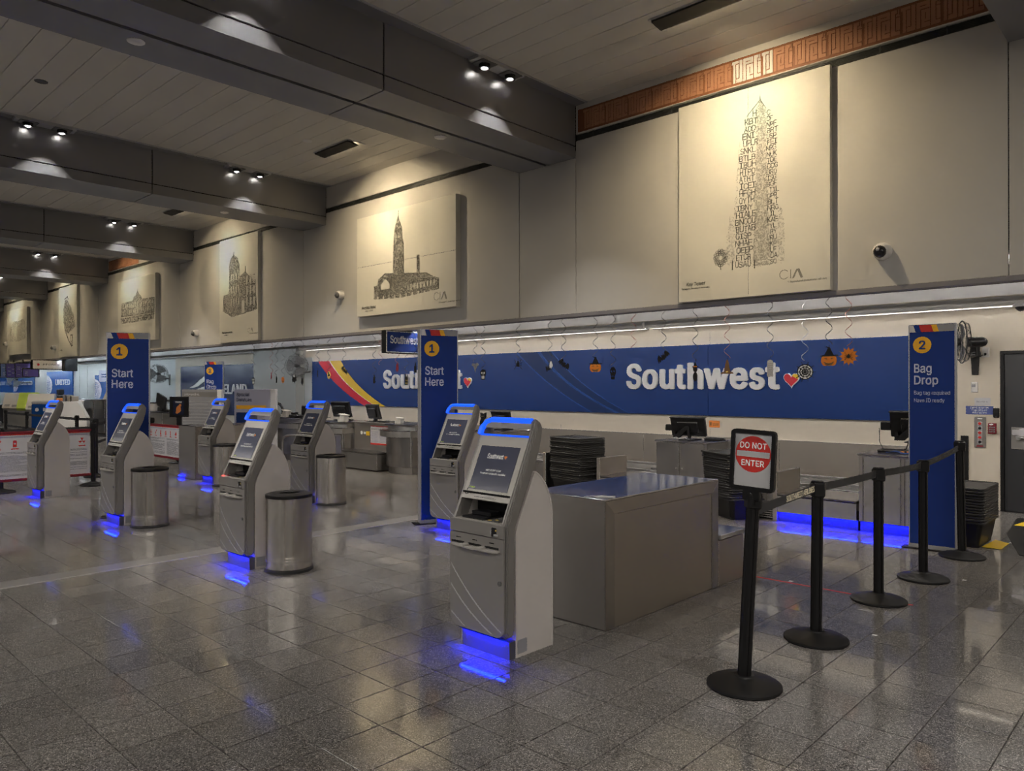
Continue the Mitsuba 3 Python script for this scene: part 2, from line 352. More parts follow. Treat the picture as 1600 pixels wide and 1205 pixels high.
# ================================================================ twin spotlights along the beams
lampd = mikit.ply(mv(trimesh.creation.icosphere(2, 0.036)), None, True)
for b, xr in enumerate(BEAM_R[:7]):
    for yc, nm in ((6.48, 'at the wall end of'), (3.30, 'midway along'), (0.1, 'overhead on'), (-3.1, 'at the back of')):
        if b > 4 and yc < 3: continue
        if b == 0 and yc > 5: continue
        t = thing('twin_spotlight', f'pair of lit spotlights {nm} the ' + ['nearest', 'large grooved', 'second', 'third', 'fourth', 'fifth', 'sixth'][b] + ' ceiling beam' + (' from the right' if b > 1 else ''), 'spotlight')
        part(t, 'mounting_plate', B(xr + 0.02, xr + 0.20, yc - 0.40, yc + 0.40, CEIL - 0.05, CEIL - 0.013, 0.004), 'silver_frame')
        for s in (-1, 1):
            y = yc + 0.22 * s
            ring = cat(mv(trimesh.creation.annulus(0.050, 0.066, 0.05), xr + 0.12, y, CEIL - 0.085))
            part(t, 'gimbal_ring', ring, 'black')
            fr = B(xr + 0.02, xr + 0.22, y - 0.12, y + 0.12, CEIL - 0.062, CEIL - 0.05, 0.002)
            part(t, 'square_frame', fr, 'sensor_grey')
            k = numbered(t + '__lamp')
            scene[k] = {**lampd, 'bsdf': {'type': 'ref', 'id': 'lamp'}, 'to_world': T().translate([xr + 0.12, y, CEIL - 0.09]), 'emitter': em(NEUTRAL, 30.0)}
        if b < 5 and yc > 3: spot_light(f'spot_{b}_{int(yc * 10)}', (xr + 0.30, yc, CEIL - 0.12), (xr + 0.33, yc, 0), NEUTRAL, 2 * P_SPOT, 40, 8, 1.0)

# ================================================================ wall washers in the ceiling (warm) and round ceiling fittings
WASH = [(-3.75, 1.25, 'dark slot light in the ceiling washing the tall tower drawing'), (-10.45, 0.95, 'dark slot light in the ceiling washing the market drawing'), (-16.6, 1.0, 'dark slot light in the ceiling washing the round tower drawing'),
        (-22.3, 1.2, 'dark slot light in the ceiling washing the domed palace drawing'), (-28.4, 1.0, 'dark slot light washing the tall narrow drawing'), (-34.5, 1.2, 'dark slot light washing the leftmost drawing')]
for k, (xc, w, lab) in enumerate(WASH):
    t = thing('wall_washer', lab, 'ceiling light')
    part(t, 'visor', side([(6.80, CEIL - 0.004), (6.80, CEIL - 0.03), (6.97, CEIL - 0.055), (7.0, CEIL - 0.05), (6.86, CEIL - 0.004)], xc - w / 2, xc + w / 2), 'black_matt')
    part(t, 'trim_frame', cat(B(xc - w / 2 - 0.03, xc - w / 2, 6.78, 7.12, CEIL - 0.012, CEIL), B(xc + w / 2, xc + w / 2 + 0.03, 6.78, 7.12, CEIL - 0.012, CEIL), B(xc - w / 2, xc + w / 2, 6.775, 6.80, CEIL - 0.012, CEIL)), 'silver_frame')
    # the lamp lies behind the visor and looks down the wall
    y0, y1 = 6.885, 7.02
    q = np.array([[xc - w / 2, y0, CEIL - 0.006], [xc + w / 2, y0, CEIL - 0.006], [xc + w / 2, y1, CEIL - 0.045], [xc - w / 2, y1, CEIL - 0.045]])
    n_ = np.cross(q[1] - q[0], q[2] - q[0]); f_ = [[0, 1, 2], [0, 2, 3]] if n_[1] > 0 else [[0, 2, 1], [0, 3, 2]]
    lm = trimesh.Trimesh(q, f_, process=False)
    entry(numbered(t + '__lamp'), mikit.ply(lm), 'lamp', None, emitter=em(WARM, 2.0, 0.15))
    spot_light(f'wash_{k}', (xc - 0.15, 6.92, CEIL - 0.08), (xc - 0.15, 8.15, 3.6), WARM, P_WASH, 64, 4, 2.5 if k < 2 else 1.2)
disc = lathe([(0, -0.012), (0.055, -0.012), (0.075, -0.006), (0.078, 0.0)], 24)
for x, y, z, m, lab in ((-7.20, 2.62, BEAMZ, 'white_plastic', 'white round cover under the large ceiling beam, left of the picture top'), (-7.17, 6.28, BEAMZ, 'white_plastic', 'small round cover under the large ceiling beam near its wall end'),
                        (-13.10, 6.29, BEAMZ, 'white_plastic', 'small round cover under the second ceiling beam from the right'), (-10.91, 2.82, CEIL, 'sensor_grey', 'dark round grille in the ceiling at the upper left'),
                        (-10.5, 6.4, CEIL, 'white_plastic', 'small white round cover in the ceiling left of the slot light')):
    t = thing('ceiling_disc', lab, 'ceiling fitting', T().translate([x, y, z]))
    part(t, 'flange', mv(disc), m, 30); part(t, 'cap', lathe([(0, -0.02), (0.04, -0.018), (0.05, -0.012), (0, -0.012)], 20), m, 30)

# ================================================================ upper wall: painted panels, grilles, frieze
struct('wall_upper', B(X0, X1, YS + 0.06, YS + 0.25, LIP + 0.31, CEIL + 0.2), 'dark_gap')
edges = []
for b in range(len(BEAM_R)): edges += [BEAM_R[b], BEAM_R[b] - BEAM_W[b]]
edges = sorted(edges + [X0, X1])
GZ0, GZ1 = 4.963, 5.043
for a, c_ in zip(edges[:-1], edges[1:]):
    mid = (a + c_) / 2
    under = any(r - w < mid < r for r, w in zip(BEAM_R, BEAM_W))
    if under:
        part('wall_upper', 'column_panel', B(a + 0.004, c_ - 0.004, YS + 0.006, YS + 0.03, LIP + 0.052, BEAMZ + 0.1, 0.002), 'panel_paint')
    else:
        part('wall_upper', 'panel', B(a + 0.004, c_ - 0.004, YS, YS + 0.03, LIP + 0.052, GZ0 - 0.004, 0.002), 'panel_paint')
        part('wall_upper', 'top_panel', B(a + 0.004, c_ - 0.004, YS, YS + 0.03, GZ1 + 0.004, CEIL + 0.05, 0.002), 'panel_paint')
        if a > -40:
            g = min(((-34.2, 'leftmost drawing'), (-28, 'tall narrow drawing'), (-22, 'domed palace drawing'), (-16, 'round tower drawing'), (-10, 'market drawing'), (-4, 'tall tower drawing'), (6, 'wall beyond the right edge')), key=lambda q: abs(q[0] - mid))
            t = thing('air_grille', 'dark slotted air grille above the ' + g[1], 'air grille')
            part(t, 'back', B(a + 0.02, c_ - 0.02, YS + 0.02, YS + 0.05, GZ0, GZ1), 'dark_gap')
            for z in np.linspace(GZ0 + 0.008, GZ1 - 0.008, 5): part(t, 'slat', B(a + 0.02, c_ - 0.02, YS + 0.002, YS + 0.016, z - 0.003, z + 0.003), 'grille_metal')
            for x in np.arange(a + 0.3, c_ - 0.1, 0.61): part(t, 'mullion', B(x - 0.006, x + 0.006, YS + 0.001, YS + 0.018, GZ0, GZ1), 'grille_metal')
struct('trim_3', cat(B(X0, X1, YS - 0.012, YS + 0.16, LIP, LIP + 0.05, 0.004)), 'lip_paint')

# frieze: raised block letters spelling the same three-syllable word over and over
def S(*r): return unary_union([sbox(a, b, c, d) for a, b, c, d in r])
# drawn on a 10-high grid
GV = .2
def groove(w, cuts): return sbox(0, 0, w, 10).difference(unary_union([sbox(a - GV, b - GV, c_ + GV, d + GV) for a, b, c_, d in cuts]))
LT = {'Ty': groove(5.4, [(-.2, -.2, .5, 8.5), (2.05, -.2, 2.05, 8.6), (2.05, 8.6, 3.7, 8.6), (3.75, 2.1, 3.75, 10.2), (2.05, 1.9, 3.75, 1.9)]),
      'Pe': groove(5.0, [(1.5, 8.4, 3.5, 8.4), (1.6, 7.0, 5.2, 7.0), (1.6, -.2, 1.6, 7.0), (3.35, 3.1, 3.35, 5.4), (3.2, 1.9, 5.2, 1.9)]),
      'Ci': groove(3.4, [(1.75, 1.6, 1.75, 8.4), (1.75, 8.4, 2.5, 8.4), (2.5, 8.4, 2.5, 10.2), (3.3, 8.0, 3.6, 10.2), (1.75, 7.0, 3.6, 7.0), (1.75, 1.6, 3.2, 1.6)])}
UW = 0.365; gz0, gz1 = 5.065, 5.375
uz0, uh = gz0 + 0.028, gz1 - gz0 - 0.056
glyph = {}; xoff = {}
x = 0.0
for s, wd in (('Ty', 5.4), ('Pe', 5.0), ('Ci', 3.4)):
    k = UW / 15.1; g = affinity.affine_transform(LT[s], [k, 0, 0, uh / 10, 0, uz0]); glyph[s] = mikit.ply(face(g, 0.006, 0.0)); x += (wd + 0.43) * k
def frieze(xa, xb, lab, white=None, dx=0.0):
    t = thing('lettered_frieze', lab, 'frieze')
    part(t, 'board', B(xa, xb, YS - 0.012, YS - 0.001, gz0, gz1), 'frieze_base')
    part(t, 'ledge', B(xa, xb, YS - 0.016, YS, gz0 - 0.012, gz0 - 0.002), 'art_board')
    n = int((xb - xa - 0.04) / UW) + 1
    for i in range(n):
        xs = xa + 0.02 + dx + i * UW
        for s in ('Ty', 'Pe', 'Ci'):
            off = {'Ty': 0, 'Pe': 5.83 / 15.1 * UW, 'Ci': 11.26 / 15.1 * UW}[s]
            if xs + off < xa or xs + off + 0.14 > xb: continue
            wht = white is not None and white[0] <= xs + off <= white[1]
            key = numbered(t + '__letter_pair'); entry(key, glyph[s], 'frieze_white' if wht else 'frieze_letter', T().translate([xs + off, YS - 0.012, 0]))
            if wht: labels[key] = {'label': 'white raised letters'}
frieze(-6.42, BEAM_R[0] - BEAM_W[0], 'orange-brown frieze of raised block letters above the tall tower drawing, one word white', (-4.15, -3.70), 0.08)
frieze(-24.55, -22.2, 'brown lettered frieze strip above the domed palace drawing')

# ================================================================ drawings on boards
def letters_in(poly, h, seed, step=1.0, mat_h=None):
    r = random.Random(seed); out = []; x0, z0, x1, z1 = poly.bounds
    z = z0
    while z < z1:
        x = x0 + r.random() * h * .3
        while x < x1:
            c_ = r.choice('ABCDEFGHIKLNOPRSTUY'); cw = h * r.uniform(.62, .8)
            if poly.contains(Point(x + cw / 2, z + h * .5)): out.append(txt(c_, h * r.uniform(.85, 1.0), x, z, 0, w=cw * .86, bold=False, d=0.0015))
            x += cw * step
        z += h * 1.08
    return out
def strokes_in(poly, n, seed, l=0.035, w=0.006):
    r = np.random.default_rng(seed); x0, z0, x1, z1 = poly.bounds; vs, fs = [], []; k = 0
    from shapely import contains_xy
    P = r.uniform((x0, z0), (x1, z1), (int(n * 3), 2)); P = P[contains_xy(poly, P[:, 0], P[:, 1])][:n]
    A = r.choice([0, 0.5, 1.0, 1.5], len(P)) * math.pi / 2 + r.normal(0, .2, len(P)); L = r.uniform(.5, 1.1, len(P)) * l
    for (px, pz), a, ll in zip(P, A, L):
        u = np.array([math.cos(a), math.sin(a)]) * ll / 2; v = np.array([-math.sin(a), math.cos(a)]) * w / 2
        for s in (-u - v, u - v, u + v, -u + v): vs.append([px + s[0], -0.0012, pz + s[1]])
        fs += [[k, k + 1, k + 2], [k, k + 2, k + 3]]; k += 4
    return trimesh.Trimesh(np.array(vs), np.array(fs), process=False)
def line(pts, w=0.012): 
    from shapely.geometry import LineString
    return LineString(pts).buffer(w / 2, cap_style=2)
def board(x0, x1, z0, z1, lab, depth=0.07):
    t = thing('wall_drawing', lab, 'drawing', T().translate([0, YS - depth, 0]))
    part(t, 'board', B(x0, x1, 0, depth - 0.001, z0, z1, 0.003), 'art_board')
    return t
ZA, ZB = (2.585, 4.975), (2.84, 4.64)
t = board(-4.81, -2.985, *ZA, 'pale board with a tall pointed tower drawn in letters, nearest on the upper wall')
TL = Polygon([(-3.92, 4.64), (-3.8, 4.69), (-3.8, 4.14), (-3.85, 2.93), (-4.07, 2.95), (-4.02, 3.89), (-3.97, 4.4)])
TR = Polygon([(-3.69, 4.68), (-3.62, 4.61), (-3.57, 4.48), (-3.55, 3.9), (-3.56, 2.93), (-3.64, 2.93), (-3.67, 3.92)])
TC = Polygon([(-3.76, 4.80), (-3.695, 4.69), (-3.68, 3.93), (-3.645, 2.92), (-3.85, 2.92), (-3.805, 4.15), (-3.81, 4.70)])
TE = unary_union([Polygon([(-4.17, 2.96), (-4.08, 2.94), (-4.03, 3.9), (-3.99, 4.5), (-4.01, 4.35), (-4.08, 3.56), (-4.13, 3.55), (-4.17, 3.3)]), Polygon([(-3.56, 2.93), (-3.48, 2.92), (-3.48, 3.32), (-3.51, 3.54), (-3.55, 3.57)])])
part(t, 'letter_drawing', cat(letters_in(TL, 0.075, 3, .92) + letters_in(TR, 0.062, 4, .9)), 'ink', kind='stuff')
part(t, 'fine_lettering', cat(strokes_in(TC, 2600, 5, .022, .0042), strokes_in(TE, 1500, 6, .020, .004)), 'ink_grey', kind='stuff')
spire = Polygon([(-3.765, 4.79), (-3.76, 4.86), (-3.755, 4.79)])
tree = [affinity.scale(Point(-4.25 + 0.075 * math.cos(a) * rr, 3.07 + 0.09 * math.sin(a) * rr).buffer(0.014), 1, 1).boundary.buffer(0.003) for rr in (1, .75, .5) for a in np.arange(0, 6.2, 0.45 / rr)]
part(t, 'outline', face(unary_union([spire, line([(-3.92, 4.65), (-3.76, 4.80), (-3.69, 4.69)], .006), line([(-4.25, 2.93), (-4.25, 3.0)], .01), line([(-4.10, 2.91), (-4.10, 3.02)], .012), line([(-3.83, 2.90), (-3.83, 3.0)], .012)] + tree), 0.0015), 'ink', kind='stuff')
part(t, 'title', cat(txt('Key Tower', 0.042, -4.70, 2.775, 0, w=0.25), txt('Designer Matthew Verhamy', 0.018, -4.765, 2.735, 0, w=0.375, bold=False)), 'ink')
def cia(x, z, k): 
    return cat(face(unary_union([Point(x + .055 * k, z + .05 * k).buffer(.05 * k).boundary.buffer(.004 * k).difference(sbox(x + .085 * k, z + .02 * k, x + .2 * k, z + .08 * k)), sbox(x + .125 * k, z, x + .133 * k, z + .1 * k)]), .0015),
               face(Polygon([(x + .145 * k, z), (x + .165 * k, z), (x + .205 * k, z + .085 * k), (x + .235 * k, z), (x + .265 * k, z), (x + .225 * k, z + .1 * k), (x + .192 * k, z + .1 * k)]), .0015),
               txt('Cleveland Institute of Art', .02 * k, x + .10 * k, z - .045 * k, 0, w=.42 * k, bold=False))
part(t, 'emblem', cia(-3.54, 2.745, 1.0), 'ink_grey')
part(t, 'seam', B(-3.905, -3.901, -0.0008, 0, 2.60, 4.97), 'lip_paint')

t = board(-11.51, -8.82, *ZB, 'pale board with a market hall and clock tower drawing, second from the right', 0.10)
tower = Polygon([(-10.29, 4.50), (-10.25, 4.41), (-10.19, 4.29), (-10.18, 4.1), (-10.14, 4.02), (-10.14, 3.1), (-10.43, 3.1), (-10.42, 4.05), (-10.39, 4.27), (-10.34, 4.41)])
hall = Polygon([(-10.98, 3.13), (-10.98, 3.35), (-10.87, 3.36), (-10.86, 3.46), (-10.67, 3.55), (-10.42, 3.53), (-10.13, 3.5), (-9.54, 3.45), (-9.37, 3.37), (-9.23, 3.33), (-9.23, 3.16), (-9.68, 3.13), (-10.13, 3.10), (-10.44, 3.10)])
arch = Polygon([(-10.79, 3.27), (-10.79, 3.37), (-10.66, 3.47), (-10.53, 3.37), (-10.53, 3.27)])
wins = unary_union([arch] + [sbox(x, 3.2 + .03 * (x + 10) / 1.0, x + .045, 3.31 + .03 * (x + 10)) for x in np.arange(-10.05, -9.3, .085)] + [sbox(x, 3.08, x + .05, 3.17) for x in np.arange(-10.9, -9.3, .16)] + [line([(-10.1, 3.42), (-9.35, 3.36)], .018), sbox(-10.30, 4.12, -10.26, 4.18), sbox(-10.42, 4.05, -10.14, 4.062)])
body = unary_union([tower, hall, sbox(-9.785, 3.46, -9.725, 3.77)]).difference(wins)
part(t, 'letter_drawing', strokes_in(body, 6000, 9, .028, .0060), 'ink', kind='stuff')
part(t, 'outline', face(unary_union([body.boundary.buffer(.0035), line([(-10.287, 4.48), (-10.287, 4.60)], .008)]), .0015), 'ink', kind='stuff')
part(t, 'title', cat(txt('West Side Market', .048, -11.36, 2.965, 0, w=.42), strokes_in(sbox(-11.27,2.92,-11.01,2.94), 60, 1, .016, .005)), 'ink')
part(t, 'emblem', cia(-9.36, 2.975, 1.25), 'ink_grey')
part(t, 'seam', B(-11.5, -8.83, -0.0008, 0, 3.735, 3.741), 'lip_paint')

t = board(-17.08, -15.25, *ZA, 'pale board with a round-towered stone house drawing, third from the right')
body = Polygon([(-16.9, 3.33), (-16.86, 3.68), (-16.6, 3.70), (-16.57, 4.39), (-16.48, 4.53), (-16.37, 4.57), (-16.2, 4.5), (-16.11, 4.34), (-16.09, 4.05), (-15.83, 4.13), (-15.56, 3.98), (-15.38, 3.86), (-15.3, 3.27), (-15.91, 3.21), (-16.46, 3.17)])
holes = unary_union([sbox(x, z, x + .06, z + .17) for z in (3.42, 3.70, 3.98) for x in (-16.52, -16.40, -16.28, -16.16)] + [sbox(x, z, x + .07, z + .2) for z in (3.36, 3.62, 3.84) for x in (-15.78, -15.62, -15.46)] + [sbox(-16.0, 3.2, -15.86, 3.45).union(Point(-15.93, 3.45).buffer(.07))])
part(t, 'letter_drawing', strokes_in(body.difference(holes), 5200, 12, .035, .0075), 'ink', kind='stuff')
part(t, 'outline', face(unary_union([body.boundary.buffer(.004), holes.boundary.buffer(.003), line([(-16.37, 4.5), (-16.37, 4.64)], .025), line([(-15.82, 4.1), (-15.82, 4.26)], .03), line([(-15.37, 3.8), (-15.37, 3.93)], .03)]), .0015), 'ink', kind='stuff')
part(t, 'title', cat(txt('Cleveland Grays Armory', .04, -16.95, 2.80, 0, w=.5), strokes_in(sbox(-16.85,2.75,-16.63,2.77), 60, 2, .016, .005)), 'ink')
part(t, 'emblem', cia(-15.72, 2.78, .95), 'ink_grey')

t = board(-23.54, -20.78, *ZB, 'pale board with a wide domed palace drawing and lettered base, fourth from the right', 0.10)
body = unary_union([Polygon([(-23.25, 3.60), (-23.22, 3.98), (-22.35, 4.0), (-22.31, 4.09), (-22.15, 4.13), (-22.02, 4.26), (-21.89, 4.14), (-21.75, 4.07), (-21.72, 4.0), (-20.84, 3.98), (-20.84, 3.58)])])
holes = unary_union([sbox(x, z, x + .05, z + .12) for z in (3.64, 3.82) for x in np.arange(-23.1, -20.95, .15)] + [sbox(x, 3.6, x + .03, 3.98) for x in np.arange(-22.25, -21.78, .09)])
part(t, 'letter_drawing', strokes_in(body.difference(holes), 3200, 13, .04, .008), 'ink', kind='stuff')
part(t, 'outline', face(unary_union([body.boundary.buffer(.006), line([(-22.02, 4.2), (-22.02, 4.32)], .02)]), .0015), 'ink', kind='stuff')
part(t, 'base_lettering', cat(txt('TROPOLISOFTHEPORT', .15, -23.3, 3.40, 0, w=2.48)), 'ink')

t = board(-29.22, -27.29, *ZA, 'pale board with a tall guitar-shaped drawing, fifth from the right')
body = Polygon([(-28.5, 4.50), (-28.3, 4.47), (-28.12, 4.35), (-27.66, 3.97), (-27.5, 3.58), (-28.2, 3.40), (-28.5, 3.42), (-28.68, 3.8), (-28.66, 4.2)]).buffer(.03)
part(t, 'letter_drawing', strokes_in(body, 2600, 15, .05, .010), 'ink', kind='stuff')
part(t, 'outline', face(unary_union([line([(-28.45, 3.4), (-28.1, 3.1), (-27.85, 2.93), (-27.72, 2.96), (-27.75, 3.3), (-27.95, 3.3), (-27.85, 2.96)], .035), line([(-28.6, 4.55), (-28.25, 4.62), (-28.2, 4.5)], .03)]), .0015), 'ink', kind='stuff')
part(t, 'title', strokes_in(sbox(-29.1,2.80,-28.8,2.84), 60, 3, .03, .008), 'ink')
t = board(-35.84, -33.0, *ZB, 'pale board with a faint block drawing, leftmost in view', 0.10)
body = Polygon([(-35.42, 3.42), (-35.3, 3.95), (-34.8, 4.18), (-34.3, 4.12), (-33.5, 4.18), (-33.25, 4.05), (-33.2, 3.45), (-34.2, 3.36)])
part(t, 'letter_drawing', strokes_in(body, 2200, 16, .06, .010), 'ink_grey', kind='stuff')
part(t, 'outline', face(body.boundary.buffer(.008), .0015), 'ink_grey', kind='stuff')

# ================================================================ dome cameras on the upper wall
def dome_cam(x, z, lab, k=1.0, col='white_plastic'):
    t = thing('dome_camera', lab, 'security camera', T().translate([x, YS, z]).scale(k))
    part(t, 'housing', mv(lathe([(0, .13), (.05, .12), (.075, .10), (.088, .05), (.088, 0), (0, 0)], 32), rx=90), col, 40)
    g = mv(trimesh.creation.icosphere(3, .062), 0, -.105, -.012)
    part(t, 'lens_dome', g, 'black_gloss' if k == 1.0 else 'sensor_grey', True)
    part(t, 'lens', mv(trimesh.creation.icosphere(2, .02), -.005, -.155, .005), 'silver_frame', True)
dome_cam(-2.48, 2.93, 'white dome camera with a black eye right of the tall tower drawing')
dome_cam(-12.14, 3.31, 'small white dome camera left of the market drawing', 0.95)
dome_cam(-18.41, 2.89, 'white camera with a black eye left of the round tower drawing', 1.001)
dome_cam(-29.8, 2.95, 'white camera with a black eye left of the tall narrow drawing', 1.002)
dome_cam(-36.3, 3.35, 'tiny dome camera left of the leftmost drawing', 0.9)

# ================================================================ soffit recess over the counters, pipe, cove lamps
struct('ceiling_soffit', B(X0, X1, YS + 0.16, YW + 0.05, 2.80, 2.86), 'soffit_white')
struct('trim_5', side([(9.90, 2.80), (10.0, 2.588), (10.012, 2.592), (9.915, 2.80)], X0, X1), 'soffit_white')
for k, (a, b) in enumerate(((-7.05, X1), (-14.3, -7.09), (-21, -14.34), (-28.3, -21.04), (-36, -28.34), (X0, -36.04))):
    t = thing('ceiling_pipe', ['thick white pipe under the soffit right of its white joint', 'thick white pipe under the soffit left of its white joint', 'white pipe above the grey wall panel and fan', 'white pipe above the navy wall sign', 'white pipe beside the overhead white sign', 'far white pipe above the leftmost blue signs'][k], 'pipe')
    part(t, 'pipe', mv(trimesh.creation.cylinder(0.058, b - a, sections=28), (a + b) / 2, YW - 0.16, 2.598, ry=90), 'pipe_white', 40)
    for x in (a + 0.03, b - 0.03):
        if x > X1 - 1 or x < X0 + 1: continue
        part(t, 'coupling', mv(trimesh.creation.cylinder(0.066, 0.05, sections=28), x, YW - 0.16, 2.598, ry=90), 'pipe_white', 40)
        part(t, 'hanger', tube([(x, YW - 0.16, 2.65), (x, YW - 0.35, 2.70), (x, YW - 0.9, 2.80)], 0.011), 'white_plastic', 40)
for k, (a, b, c_, p) in enumerate(((-6.9, 1.0, NEUTRAL, 1.0), (-14.2, -7.1, NEUTRAL, 1.0), (-21, -14.4, (0.97, 0.97, 1.0), 0.8), (-29, -21.2, COOL, 0.55), (-38, -29.2, COOL, 1.4), (-52, -38.2, COOL, 1.8))):
    t = thing('cove_light', ['long cove light strip behind the soffit lip above the right counters', 'cove light strip behind the soffit lip above the middle counters', 'cove light strip above the grey wall panel', 'cold cove light strip above the navy sign', 'cold cove light strip left of the start sign', 'far cold cove light strip'][k], 'light strip')
    part(t, 'bracket', B(a, b, YS + 0.162, YS + 0.175, 2.576, 2.70), 'white_plastic')
    entry(numbered(t + '__tube_lamp'), mikit.ply(B(a, b, YS + 0.185, YS + 0.215, 2.564, 2.592)), 'lamp', None, emitter=em(c_, (P_COVE if k < 3 else P_COVE_COOL) * p, (4, 3, 1.5, 1.5, 1.5, 1)[k]))
for k, (a, b, c_) in enumerate(((-7.0, 1.0, NEUTRAL), (-14.3, -7.1, NEUTRAL), (-17.9, -14.4, (0.95, 0.97, 1.0)))):
    t = thing('led_strip', ['sparkling light strip along the top of the right back wall', 'light strip along the top of the middle back wall', 'light strip above the red and yellow stripes'][k], 'light strip')
    entry(numbered(t + '__diodes'), mikit.ply(B(a, b, YW - 0.06, YW - 0.052, 2.535, 2.542)), 'lamp', None, emitter=em(c_, 0.3))
    part(t, 'channel', B(a, b, YW - 0.044, YW, 2.53, 2.56), 'kiosk_grey')

for k, (a, b) in enumerate(((-7.0, 1.0), (-14.3, -7.1), (-17.9, -14.4))):
    t = thing('wall_wash_light', ['light line hidden behind the thick white pipe, right', 'light line hidden behind the thick white pipe, middle', 'light line hidden behind the white pipe above the red stripe'][k], 'light strip')
    entry(numbered(t + '__tube_lamp'), mikit.ply(down(a, b, YW - 0.095, YW - 0.06, 2.63, -0.03)), 'lamp', None, emitter=em(NEUTRAL, P_GRAZE, (3, 3, 1)[k]))
    part(t, 'bracket', B(a, b, YW - 0.095, YW - 0.05, 2.64, 2.66), 'white_plastic')

# ================================================================ lower back wall, door
DX0, DX1, DH = -1.93, -0.95, 1.955
wl = unary_union([sbox(-20.5, 0, X1, 2.7)]).difference(sbox(DX0 - 0.04, -0.1, DX1 + 0.04, DH + 0.04))
struct('wall_back', face(wl, 0.1, YW + 0.1), 'wall_beige')
struct('wall_back_left', B(X0, -26.5, YW, YW + 0.1, 0, 2.7), 'wall_cool')
struct('wall_back_middle', B(-26.5, -20.5, YW + 0.0, YW + 0.1, 0, 2.7), 'wall_beige')
part('wall_back', 'cover_panel', B(-9.35, -8.75, YW - 0.004, YW, 0.84, 1.04, 0.002), 'wall_beige')
for x in (-9.06, -5.95): part('wall_back', 'joint', B(x - 0.002, x + 0.002, YW - 0.001, YW, 0.745, 2.5), 'lip_paint')
struct('door_1', B(DX0, DX1, YW + 0.02, YW + 0.06, 0.01, DH, 0.002), 'door_grey')
part('door_1', 'door_frame', cat(B(DX0 - 0.04, DX0 - 0.002, YW - 0.012, YW + 0.1, 0, DH + 0.04), B(DX1 + 0.002, DX1 + 0.04, YW - 0.012, YW + 0.1, 0, DH + 0.04), B(DX0, DX1, YW - 0.012, YW + 0.1, DH + 0.002, DH + 0.04)), 'black_matt')
part('door_1', 'lock_plate', B(DX0 + 0.07, DX0 + 0.22, YW + 0.012, YW + 0.02, 0.78, 1.05, 0.002), 'kiosk_grey')
lc = part('door_1', 'lever_handle', cat(mv(trimesh.creation.cylinder(.03, .05, sections=20), DX0 + 0.15, YW - 0.01, 0.925, rx=90), B(DX0 + 0.14, DX0 + 0.27, YW - 0.045, YW - 0.03, 0.915, 0.935, .004)), 'chrome', 40)
part('door_1', 'cipher_lock', cat(mv(trimesh.creation.cylinder(.05, .03, sections=24), DX0 + 0.19, YW, 0.99, rx=90), B(DX0 + 0.08, DX0 + 0.18, YW + 0.0, YW + 0.014, 0.955, 1.02, .003)), 'print_white', 40)
part('door_1', 'closer_bolt', mv(trimesh.creation.cylinder(.014, .012, sections=12), DX0 + 0.22, YW + 0.015, DH - 0.05, rx=90), 'white_plastic')
struct('wall_back_pier', B(-20.37, -18.05, YW - 0.30, YW, 0, 2.7), 'wall_grey')
struct('trim_4', B(-18.05, -17.67, YW - 0.03, YW, 0.8, 2.35), 'wall_cool')

# ================================================================ airline wall sign on the back wall
def qstrip(L, R, n=14):
    a, b = curve(L, n), curve(R, n); return Polygon(list(map(tuple, a)) + list(map(tuple, b[::-1])))
ZT, Z1, ZB_ = 2.232, 1.61, 1.088
SY = YW - 0.05
t = thing('wall_sign', 'long blue airline wall sign with raised white lettering, hearts and red and yellow stripes', 'wall sign')
for a, b in ((-17.65, -12.02), (-12.015, -5.96), (-5.955, -2.52)): part(t, 'panel', B(a, b, SY, YW - 0.005, ZB_, ZT, 0.003), 'sign_blue')
y = SY
part(t, 'stripe', face(qstrip([(-17.36, ZT), (-16.46, Z1), (-15.28, ZB_)], [(-16.83, ZT), (-15.99, Z1), (-14.83, ZB_)]), 0.004, y), 'red', label='red curved stripe')
part(t, 'stripe', face(qstrip([(-16.79, ZT), (-15.96, Z1), (-14.80, ZB_)], [(-16.30, ZT), (-15.55, Z1), (-14.43, ZB_)]), 0.004, y), 'yellow', label='yellow curved stripe')
part(t, 'stripe', face(qstrip([(-16.83, ZT), (-15.99, Z1), (-14.83, ZB_)], [(-16.79, ZT), (-15.96, Z1), (-14.80, ZB_)]), 0.003, y), 'letter_white', label='thin white stripe')
for (l, r) in (([(-10.16, ZT), (-9.32, Z1), (-8.30, ZB_)], [(-9.61, ZT), (-8.85, Z1), (-7.75, ZB_)]), ([(-9.57, ZT), (-8.81, Z1), (-7.71, ZB_)], [(-9.26, ZT), (-8.50, Z1), (-7.48, ZB_)])):
    part(t, 'stripe', face(qstrip(l, r), 0.003, y), 'sign_blue_dark', label='dark blue curved stripe')
    part(t, 'stripe_edge', face(qstrip([(a, b) for a, b in l], [(a + 0.045, b) for a, b in l]), 0.0036, y), 'sign_blue_light')
    part(t, 'stripe_edge', face(qstrip([(a, b) for a, b in r], [(a + 0.03, b) for a, b in r]), 0.0036, y), 'sign_blue_light')
HEART = Polygon([(.5 + 16 * math.sin(a) ** 3 / 34, .52 + (13 * math.cos(a) - 5 * math.cos(2 * a) - 2 * math.cos(3 * a) - math.cos(4 * a)) / 33) for a in np.linspace(0, 2 * math.pi, 40)[:-1]])
